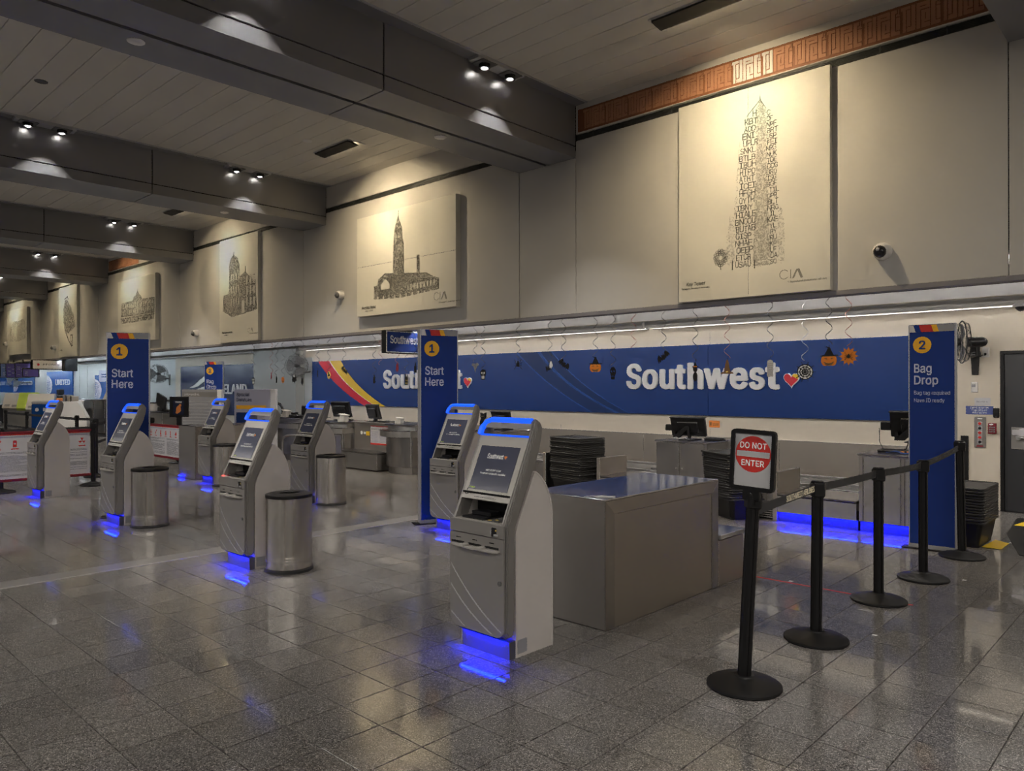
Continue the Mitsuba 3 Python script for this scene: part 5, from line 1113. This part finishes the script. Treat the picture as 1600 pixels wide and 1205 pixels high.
HOUSE = unary_union([sbox(-.06, -.08, .06, .03), Polygon([(-.07, .03), (.07, .03), (.02, .07), (-.02, .07)]), sbox(-.055, .03, -.03, .09), sbox(.03, .03, .05, .10), Polygon([(-.065, .09), (-.02, .09), (-.042, .13)])])
CATH = unary_union([C(0, .03, .035), Polygon([(-.05, .055), (.055, .055), (.05, .068), (-.045, .068)]), Polygon([(-.03, .06), (.035, .06), (.0, .13)]), C(0, -.06, .04, .9, 1.4), Polygon([(-.03, .03), (-.05, .07), (-.01, .05)])])
WITCH = unary_union([C(.0, .0, .075).boundary.buffer(.006)])
WHAT = unary_union([Polygon([(-.085, -.05), (.085, -.05), (.075, -.03), (-.075, -.03)]), Polygon([(-.045, -.04), (.045, -.04), (.012, .12), (-.01, .12)])])
TOMB = unary_union([sbox(-.035, -.09, .035, .07), C(0, .07, .035)])
GAUZE = unary_union([C(.0, .0, .05, 1, .9), C(-.055, .03, .04, 1.2, .7), C(.055, .03, .04, 1.2, .7), Polygon([(-.03, -.03), (.03, -.03), (.0, -.10)])])
BOTTLE = unary_union([rrect(-.025, .025, -.10, .02, .01), sbox(-.01, .0, .01, .06)])
RING = C(0, 0, .02)
D3 = lambda l: l
def deco(x, zf, kind, lab, ph):
    y = 8.30 + .015 * math.sin(x * 7)
    t = thing('hanging_swirl', lab, 'hanging decoration', T().translate([x, y, zf]).rotate([0, 0, 1], 14 * math.sin(x * 11)))
    top = {'sun': .10, 'pumpkin': .155, 'skull': .085, 'bskull': .085, 'bat': .05, 'batghost': .05, 'web': .115, 'ghost': .095, 'bghost': .095, 'witch': .08, 'spider': .08, 'cat': .13, 'hat': .12, 'tomb': .13, 'gauze': .06, 'house': .13, 'bottle': .06, 'none': 0.0, 'red': .05, 'pumpface': .06}[kind]
    z0, z1 = 2.655 - zf, top + .01
    mt = {'hat': 'foil_copper', 'sun': 'foil_copper', 'none': 'foil_copper', 'red': 'foil_copper', 'tomb': 'foil_dark', 'web': 'foil'}.get(kind, 'foil_dark')
    part(t, 'swirl', mv(swirl(z0, z1, max(2.5, (z0 - z1) / .185), ph=ph)), mt)
    part(t, 'thread', tube([(0, 0, z1 + .006), (0, 0, top - .01)], .0015, 4), 'black')
    F = lambda g, d=.004, y=0.0: face(g, d, y)
    if kind == 'pumpkin': part(t, 'pumpkin', F(PUMP), 'pumpkin'); part(t, 'hat', F(HAT, .005, -.001), 'black_matt'); part(t, 'face', F(SMILE, .002, -.004), 'brown')
    elif kind == 'pumpface': part(t, 'pumpkin', F(C(0, 0, .065)), 'orange'); part(t, 'face', F(affinity.scale(SMILE, .8, .8), .002, -.004), 'brown')
    elif kind in ('skull', 'bskull'):
        part(t, 'skull', F(SKULL), 'black_matt'); ey = unary_union([C(-.022, .025, .016), C(.022, .025, .016), Polygon([(0, .005), (-.008, -.012), (.008, -.012)]), rrect(-.026, .026, -.065, -.022, .006)])
        if kind == 'skull': part(t, 'face', F(ey, .002, -.004), 'letter_white')
        else: part(t, 'face', F(unary_union([C(-.022, .025, .012), C(.022, .025, .012), sbox(-.02, -.045, .02, -.038)]), .002, -.004), 'sign_blue')
    elif kind == 'bat': part(t, 'bat', mv(F(BAT), 0, 0, 0, ry=-32 if x > -6 else 35), 'black_matt')
    elif kind == 'batghost': part(t, 'bat', mv(F(affinity.scale(BAT, .55, .9)), -.03, 0, -.04, ry=-25), 'black_matt'); part(t, 'ghost', mv(F(affinity.scale(GHOST, .5, .55)), .03, -.006, .02), 'letter_white')
    elif kind == 'web': part(t, 'backing', F(WEBO, .002, .002), 'letter_white'); part(t, 'web', F(WEBL), 'black_matt')
    elif kind == 'ghost': part(t, 'ghost', F(GHOST), 'black_matt'); part(t, 'face', F(C(0, .05, .03, .8, 1), .003, -.003), 'letter_white')
    elif kind == 'bghost': part(t, 'ghost', F(GHOST), 'black_matt'); part(t, 'face', F(C(.005, .055, .022, .9, .9), .002, -.004), 'print_grey')
    elif kind == 'witch': part(t, 'moon', F(C(0, 0, .075)), 'gold'); part(t, 'rider', F(unary_union([line([(-.05, -.02), (.05, .0)], .01), C(.0, .01, .025, 1, 1.3), Polygon([(-.02, .035), (.025, .035), (.0, .065)]), C(.035, -.005, .018)]), .003, -.004), 'black_matt')
    elif kind == 'spider': part(t, 'spider', F(SPIDER, .006), 'black_matt')
    elif kind == 'cat': part(t, 'cat', F(CATH), 'black_matt'); part(t, 'hat_band', B(-.03, .034, -.006, -.004, .06, .07), 'pumpkin')
    elif kind == 'hat': part(t, 'hat', F(WHAT), 'brown'); part(t, 'buckle', B(-.012, .012, -.006, -.004, -.035, -.015), 'gold')
    elif kind == 'tomb': part(t, 'stone', F(TOMB), 'sheet_white'); part(t, 'marks', cat([B(-.03, .03, -.0055, -.004, -.09 + .024 * i, -.08 + .024 * i) for i in range(7)]), 'print_grey')
    elif kind == 'gauze': part(t, 'gauze', F(GAUZE.difference(unary_union([C(a, b, .008) for a in (-.07, -.04, -.01, .02, .05) for b in (-.05, -.02, .01, .04)]))), 'gauze')
    elif kind == 'house': part(t, 'house', F(HOUSE), 'black_matt'); part(t, 'windows', cat([B(a, a + .015, -.0055, -.004, b, b + .02) for a in (-.04, .0, .03) for b in (-.06, -.01)]), 'gold')
    elif kind == 'bottle': part(t, 'bottle', F(BOTTLE), 'black_matt')
    elif kind == 'sun': part(t, 'star', F(SUN), 'pumpkin'); part(t, 'spider', mv(F(affinity.scale(SPIDER, .55, .55, origin=(0, 0)), .003, -.004)), 'black_matt'); part(t, 'rays', F(unary_union([line([(.06 * math.cos(a), .06 * math.sin(a)), (.115 * math.cos(a), .115 * math.sin(a))], .005) for a in np.linspace(0, 2 * math.pi, 13)[:-1]]), .002, .002), 'brown')
    elif kind == 'red': part(t, 'figure', F(affinity.scale(GHOST, .5, .8)), 'maroon')
for i, (x, z, k, lab) in enumerate([
    (-15.91, 1.70, 'skull', 'black and white skull on a swirl over the navy sign, leftmost swirl'), (-15.10, 1.80, 'red', 'small dark red figure on a swirl in front of the grey wall panel'), (-14.86, 1.75, 'bottle', 'thin black figure on a swirl left of the round orange pumpkin'),
    (-14.56, 1.71, 'pumpface', 'round orange pumpkin face on a swirl in front of the grey wall panel'), (-14.15, 1.74, 'ghost', 'black reaper with a white face on a swirl right of the round orange pumpkin'), (-13.79, 1.69, 'bghost', 'black ghost on a swirl below the fan'),
    (-13.25, 1.86, 'bottle', 'dark little figure on a swirl right of the fan'), (-12.80, 1.79, 'witch', 'round yellow moon with a black rider on a swirl over the red stripe'), (-12.31, 1.87, 'bat', 'black bat on a swirl over the yellow stripe'), (-11.34, 1.72, 'bottle', 'thin black figure on a swirl between the stripes and the lettering'),
    (-11.12, 1.95, 'none', 'bare swirl left of the half hidden lettering'), (-10.66, 1.90, 'red', 'dark red figure on a swirl below the overhead blue sign'), (-10.39, 1.67, 'house', 'black haunted house on a swirl over the half hidden lettering'), (-10.12, 1.90, 'bottle', 'black bottle shape on a swirl left of the blue start sign'),
    (-8.65, 1.88, 'gauze', 'grey gauze figure on a swirl right of the blue start sign'), (-8.45, 1.75, 'skull', 'black and white skull on a swirl right of the blue start sign'), (-7.71, 1.90, 'spider', 'black spider on a swirl left of the dark blue stripes'), (-7.08, 1.86, 'batghost', 'small bat with a white ghost on a swirl over the dark blue stripes'),
    (-6.82, 1.87, 'bat', 'black bat on a swirl at the right of the dark blue stripes'), (-6.25, 1.82, 'pumpkin', 'orange pumpkin with a dark hat on a swirl right of the dark blue stripes'), (-5.96, 1.74, 'bskull', 'all-black skull on a swirl left of the big white lettering'), (-5.61, 2.05, 'none', 'bare reddish swirl left of the first big letter'),
    (-5.17, 1.93, 'bat', 'black bat on a swirl above the big white lettering'), (-4.70, 1.74, 'cat', 'black cat in a hat on a swirl over the letter h'), (-4.29, 1.76, 'hat', 'brown witch hat on a swirl over the letter w'), (-3.74, 1.76, 'tomb', 'white tombstone on a swirl over the last letter'),
    (-3.35, 1.72, 'web', 'white spider web with black threads on a swirl right of the heart'), (-3.08, 1.84, 'pumpkin', 'orange pumpkin in a black witch hat, second swirl from the right'), (-2.87, 1.88, 'sun', 'spiky orange spider star on the rightmost swirl')]):
    deco(x, z, k, lab, i * 1.3)

# ================================================================ left: queue banners and posts
def banner(x, y, a, w, z0, z1, lab, cols=2, icons=7):
    t = thing('queue_banner', lab, 'banner', RZ(x, y, 0, a))
    part(t, 'panel', B(0, w, -.004, .004, z0, z1), 'print_white')
    part(t, 'top_rail', B(-.02, w + .02, -.014, .014, z1, z1 + .035, .004), 'maroon'); part(t, 'bottom_rail', B(-.02, w + .02, -.014, .014, z0 - .04, z0, .004), 'maroon')
    h = z1 - z0
    part(t, 'heading', B(.03, w - .03, -.0055, -.004, z1 - .085 * h, z1 - .06 * h), 'lavender')
    part(t, 'red_line', B(0, w, -.0052, -.004, z1 - .03 * h, z1), 'sign_red')
    for i in range(icons):
        cx = w * (i + .5) / icons; cz = z1 - .22 * h; s = .075 * h
        g = [unary_union([line([(cx - s, cz - s), (cx + s, cz + s)], .5 * s), C(cx - .6 * s, cz - .6 * s, .4 * s)]), rrect(cx - .5 * s, cx + .5 * s, cz - s, cz + s, .15 * s).difference(C(cx, cz, .3 * s)), unary_union([affinity.translate(affinity.scale(SUN, s / .1, s / .1, origin=(0, 0)), cx, cz)]).difference(C(cx, cz, .35 * s)),
             unary_union([sbox(cx - .5 * s, cz - s, cx + .1 * s, cz + .6 * s), C(cx - .2 * s, cz + .7 * s, .4 * s)]), unary_union([C(cx, cz - .2 * s, .6 * s, 1.5, 1), sbox(cx, cz, cx + .6 * s, cz + .8 * s)]), unary_union([Polygon([(cx, cz), (cx + s * math.cos(q - .45), cz + s * math.sin(q - .45)), (cx + s * math.cos(q + .45), cz + s * math.sin(q + .45))]) for q in (math.pi / 2, math.pi * 7 / 6, math.pi * 11 / 6)])][(i + (6 - icons % 6)) % 6]
        part(t, 'icon', face(g, .002, -.004), 'sign_red')
        part(t, 'caption', B(cx - s, cx + s, -.0055, -.004, cz - 1.7 * s, cz - 1.4 * s), 'sign_red')
    rows = []
    for c_ in range(cols):
        xa, xb = w * (c_ + .06) / cols, w * (c_ + .94) / cols; z = z1 - .42 * h; r = random.Random(c_ + 5)
        while z > z0 + .04 * h:
            if r.random() > .12: rows.append(B(xa, xb - (xb - xa) * r.choice((0, 0, 0, .15, .4)), -.0052, -.004, z, z + .010))
            z -= .0165
    part(t, 'small_print', cat(rows), 'print_grey', kind='stuff')
    return t
banner(-13.0, 2.0, 90, 2.03, .20, .865, 'long white banner with red icons between the belt posts at the left edge', 3, 9)
banner(-14.75, 5.60, 0, 1.55, .30, .84, 'white printed banner left of the distant steel counter block', 2, 7)
QP = [(-13.0, 4.08, 1.0, 'black belt post at the right end of the long white banner'), (-13.05, 2.85, .95, 'black belt post behind the leftmost kiosk'), (-14.2, 4.5, 1.0, 'black belt post just behind the banner end post'), (-22.4, 5.0, .98, 'distant black belt post at the left edge'), (-20.5, 5.0, .98, 'distant black belt post, second from the left edge'),
      (-18.9, 5.0, .98, 'distant black belt post left of the leftmost kiosk top'), (-16.9, 5.0, .98, 'distant black belt post right of the leftmost kiosk top'), (-15.9, 5.4, .98, 'distant black belt post left of the blue start sign'), (-14.7, 5.63, .98, 'black belt post at the left end of the printed banner')]
for x, y, h, lab in QP: stanchion(x, y, h, 0, lab, 0, False)
BELTS = [((-22.4, 5.0), (-20.5, 5.0)), ((-20.5, 5.0), (-18.9, 5.0)), ((-18.9, 5.0), (-16.9, 5.0)), ((-16.9, 5.0), (-15.9, 5.4)), ((-15.9, 5.4), (-14.2, 4.5)), ((-13.0, 4.08), (-13.05, 2.85))]
BN = ['far left edge', 'left edge', 'leftmost kiosk', 'second post pair', 'left blue start sign', 'top of the long white banner']
for (p, q), nm in zip(BELTS, BN):
    p, q = np.array([*p, .91]), np.array([*q, .91]); d = (q - p) / np.linalg.norm(q - p)
    t = thing('retractable_belt', f'black queue belts between distant posts by the {nm}', 'belt')
    part(t, 'webbing', belt_m(p + d * .04, q - d * .04, .025, 0, 2), 'belt_black')
    if nm != 'top of the long white banner': part(t, 'webbing', belt_m(p + d * .04 - [0, 0, .32], q - d * .04 - [0, 0, .32], .025, 0, 2), 'belt_black', label='lower belt')
t = thing('display_stand', 'black display stand with a lit picture, right of the left blue start sign', 'display stand', RZ(-15.55, 6.5, 0, 45))
part(t, 'housing', B(-.19, .19, -.03, .03, .94, 1.36, .008), 'black'); part(t, 'pole', B(-.05, .05, -.02, .02, .03, .94), 'black'); part(t, 'base', lathe([(0, 0), (.2, 0), (.2, .015), (.04, .03), (0, .03)], 32), 'black', 30)
part(t, 'picture', B(-.11, .11, -.036, -.03, .99, 1.28), 'navy'); part(t, 'picture_figure', face(unary_union([C(.0, 1.10, .05, 1, 1.5), C(.03, 1.18, .03), C(-.03, 1.04, .03)]), .001, -.036), 'orange'); part(t, 'heading', B(-.07, .07, -.037, -.036, 1.235, 1.265), 'print_white')
t = thing('information_panel', 'grey information panel with a dark heading, below the navy wall sign', 'information panel', RZ(-18.04, 7.6, 0, 18))
part(t, 'panel', B(0, 1.16, 0, .05, .02, 1.50, .004), 'print_grey'); part(t, 'edge', B(1.16, 1.30, -.01, .06, .02, 1.50, .004), 'letter_white'); part(t, 'heading', B(.02, 1.14, -.004, 0, 1.33, 1.44), 'kiosk_grey'); part(t, 'heading_text', txt('Information', .05, .08, 1.362, -.004, w=.5, d=.002), 'print_white')
part(t, 'print', cat([B(.05, 1.05 - .1 * (i % 3), -.003, 0, .30 + .075 * i, .325 + .075 * i) for i in range(13)]), 'silver_frame')
t = thing('information_panel', 'white information panel with a yellow band and blue square, behind the second front kiosk', 'information panel', RZ(-15.28, 7.55, 0, 20))
part(t, 'panel', B(0, .98, 0, .05, .02, 1.51, .004), 'lavender'); part(t, 'edge', B(.98, 1.12, -.01, .06, .02, 1.51, .004), 'print_white')
part(t, 'heading', cat(txt('Special', .075, .06, 1.36, 0, w=.36, d=.002), txt('Services', .075, .06, 1.25, 0, w=.42, d=.002)), 'navy'); part(t, 'yellow_band', B(.06, .86, -.003, 0, 1.09, 1.17), 'circle_yellow'); part(t, 'blue_square', B(.06, .48, -.003, 0, .68, 1.02), 'sign_blue')
part(t, 'print', cat([B(.56 + .2 * c_, .64 + .2 * c_, -.003, 0, .70 + .08 * i, .73 + .08 * i) for i in range(5) for c_ in (0, 1)] + [B(.06, .40, -.003, 0, .40 + .06 * i, .425 + .06 * i) for i in range(4)]), 'kiosk_grey')

# ================================================================ left: far counters, machines, overhead screens
def far_counter(x0, x1, h, lab, mt='steel_wavy'):
    t = thing('far_counter', lab, 'counter'); part(t, 'front', B(x0, x1, CY, CY + .7, .08, h - .04, .01), mt); part(t, 'top', B(x0 - .05, x1 + .05, CY - .05, CY + .8, h - .04, h, .006), 'steel_top'); part(t, 'plinth', B(x0 + .05, x1 - .05, CY + .06, CY + .6, 0, .08), 'black_matt')
    n = max(1, int((x1 - x0) / .8))
    for i in range(n - 1): 
        x = x0 + (x1 - x0) * (i + 1) / n; part(t, 'joint', B(x - .012, x + .012, CY - .006, CY, .09, h - .05), 'chrome')
    return t
far_counter(-27.6, -24.6, 1.16, 'tall steel counter left of the blue start sign, with papers on top')
far_counter(-30.2, -28.0, .88, 'low steel counter with white equipment, behind the leftmost kiosk top')
far_counter(-24.0, -20.2, .88, 'pale steel counter right of the left blue start sign', 'steel_bright')
far_counter(-38.5, -31.0, .80, 'long dark counter under the row of slanted machines', 'belt_black')
for i in range(5):
    x = -33.3 + 1.05 * i
    t = thing('slanted_machine', ['pale slanted self-service machine leftmost in the far row', 'pale slanted self-service machine second in the far row', 'slanted self-service machine draped in yellow-green in the far row', 'pale slanted self-service machine fourth in the far row', 'pale slanted self-service machine rightmost in the far row'][i], 'machine', RZ(x, 7.6, 0, 60))
    part(t, 'column', side([(0, 0), (.45, 0), (.45, .8), (.25, .9), (0, .8)], -.25, .25), 'kiosk_grey'); part(t, 'head', side([(-.12, .78), (.0, .74), (.42, 1.20), (.36, 1.33), (.24, 1.33)], -.27, .27), 'white_plastic'); part(t, 'screen', side([(-.09, .83), (-.08, .82), (.23, 1.27), (.22, 1.28)], -.2, .2), 'print_grey')
    if i == 2: part(t, 'drape', side([(-.15, .80), (-.02, .72), (.45, 1.24), (.38, 1.36), (.24, 1.36)], -.29, .29), 'neon_green', label='yellow-green drape')
t = thing('blue_case', 'blue machine with a white mark at the right end of the far row', 'machine', RZ(-26.9, 7.0, 0, 40)); part(t, 'body', B(-.4, .4, 0, .4, .0, 1.02, .03), 'bright_blue'); part(t, 'top', B(-.4, .4, .0, .4, 1.02, 1.12, .03), 'print_white'); part(t, 'mark', face(unary_union([C(-.2, .85, .06), sbox(.0, .8, .3, .9)]), .004, 0), 'letter_white')
t = thing('white_machine', 'large white wedge-shaped machine behind the leftmost kiosk top', 'machine', RZ(-25.3, 7.3, 0, 60)); part(t, 'body', face([(-.35, .0), (.45, .0), (.45, .62), (.2, 1.12), (-.35, 1.12)], .4, .4), 'white_plastic')
t = thing('dark_equipment', 'black equipment with an orange lid behind the leftmost kiosk top', 'equipment', RZ(-31.0, 8.45, 0, 0)); part(t, 'body', B(-.35, .5, -.1, .3, .8, 1.28, .04), 'black'); part(t, 'lid', B(-.1, .6, -.12, .2, 1.05, 1.16, .02), 'orange'); part(t, 'head', B(.15, .4, .0, .2, 1.28, 1.48, .03), 'black')
t = thing('desk_machine', 'white and black desk machine on the low steel counter', 'equipment', RZ(-28.7, 8.6, .88)); part(t, 'body', B(-.3, .2, -.1, .2, 0, .22, .04), 'white_plastic'); part(t, 'reel', mv(trimesh.creation.cylinder(.09, .1, sections=20), .05, -.12, .1, rx=90), 'black', 30)
for x, h, m, lab in ((-27.95, .42, 'print_grey', 'grey box standing on the low steel counter'), (-27.45, .38, 'wall_beige', 'beige box standing beside the grey box on the low steel counter')):
    t = thing('upright_box', lab, 'box', RZ(x, 8.0, .0)); part(t, 'stand', B(-.2, .2, -.1, .2, 0, .88), 'steel_dull'); part(t, 'box', B(-.2, .2, -.1, .12, .88, .88 + h, .01), m); part(t, 'edge', B(.12, .2, -.11, -.1, .88, .88 + h), 'black')
t = thing('slanted_screen', 'beige slanted panel on the tall steel counter', 'screen', RZ(-26.0, 8.6, 1.16, 0)); part(t, 'panel', face([(-.35, 0), (-.1, 0), (.35, .36), (.1, .36)], .05, 0), 'wall_beige'); part(t, 'back', B(.2, 1.0, .05, .3, 0, .16, .02), 'belt_black')
t = thing('counter_screen', 'black tilted screen on the pale counter right of the left blue start sign', 'screen', RZ(-21.5, 8.5, .88)); part(t, 'casing', mv(face(rrect(-.3, .3, .0, .34, .01), .05, 0), 0, 0, .12, ry=14), 'black'); part(t, 'foot', B(-.1, .1, -.08, .1, 0, .12, .01), 'black')
t = thing('hand_rail', 'black bent rail on the pale counter behind the black display stand', 'rail'); part(t, 'bar', tube([(-21.3, 8.5, 1.18), (-20.6, 8.5, 1.18), (-20.45, 8.5, 1.12), (-20.42, 8.5, .96), (-20.6, 8.5, .91), (-22.5, 8.5, .91)], .03, 8), 'black', 40)
t = thing('service_panel', 'white cabinet top on the pale counter behind the printed banner', 'cabinet', RZ(-22.2, 8.45, .88)); part(t, 'body', B(-.6, .5, -.1, .3, 0, .22, .02), 'white_plastic'); part(t, 'lid', B(-.62, .52, -.12, .32, .22, .24, .004), 'black')
for i, (x, z, m) in enumerate(((-37.2, 2.27, 'blue_screen'), (-35.75, 2.23, 'blue_screen'), (-34.9, 2.22, 'purple_screen'), (-33.55, 2.21, 'purple_screen'), (-32.5, 2.10, 'purple_screen'))):
    t = thing('overhead_screen', ['bluish overhead screen at the left edge', 'bluish overhead screen second from the left', 'dim reddish overhead screen, middle of the row', 'purple overhead screen second from the right', 'small purple overhead screen beside the white overhead sign'][i], 'screen', T().translate([x, 8.05, z]).rotate([0, 0, 1], 70))
    h = .27 if i < 4 else .14
    part(t, 'casing', mv(B(-.27, .27, 0, .10, -h - .03, h + .03, .01), rx=10), 'black'); part(t, 'screen', mv(B(-.24, .24, -.006, 0, -h, h), rx=10), m); part(t, 'picture_blocks', mv(cat([B(-.18 + .13 * a, -.09 + .13 * a, -.008, -.006, -h * .7 + .28 * h * b, -h * .7 + .28 * h * b + .12 * h) for a in range(3) for b in range(5) if (a * 3 + b * i) % 4 < 2]), rx=10), 'lavender')
    part(t, 'hanger', tube([(0, .06, h), (0, .06, .42)], .02, 6), 'black')
# grey door panels of the far pale wall
for x in (-35.6, -36.6): part('wall_back_left', 'panel_joint', B(x - .01, x + .01, YW - .004, YW, .2, 2.5), 'wall_grey')
t = thing('wall_notice', 'pale blue overhead notice beside the left blue start sign', 'notice'); part(t, 'plate', B(-33.9, -32.3, YW - .09, YW - .06, 1.78, 2.25), 'lavender'); part(t, 'lettering', cat([B(-33.6, -32.5, YW - .093, YW - .09, 1.95 + .1 * i, 2.0 + .1 * i) for i in range(2)]), 'sign_blue')
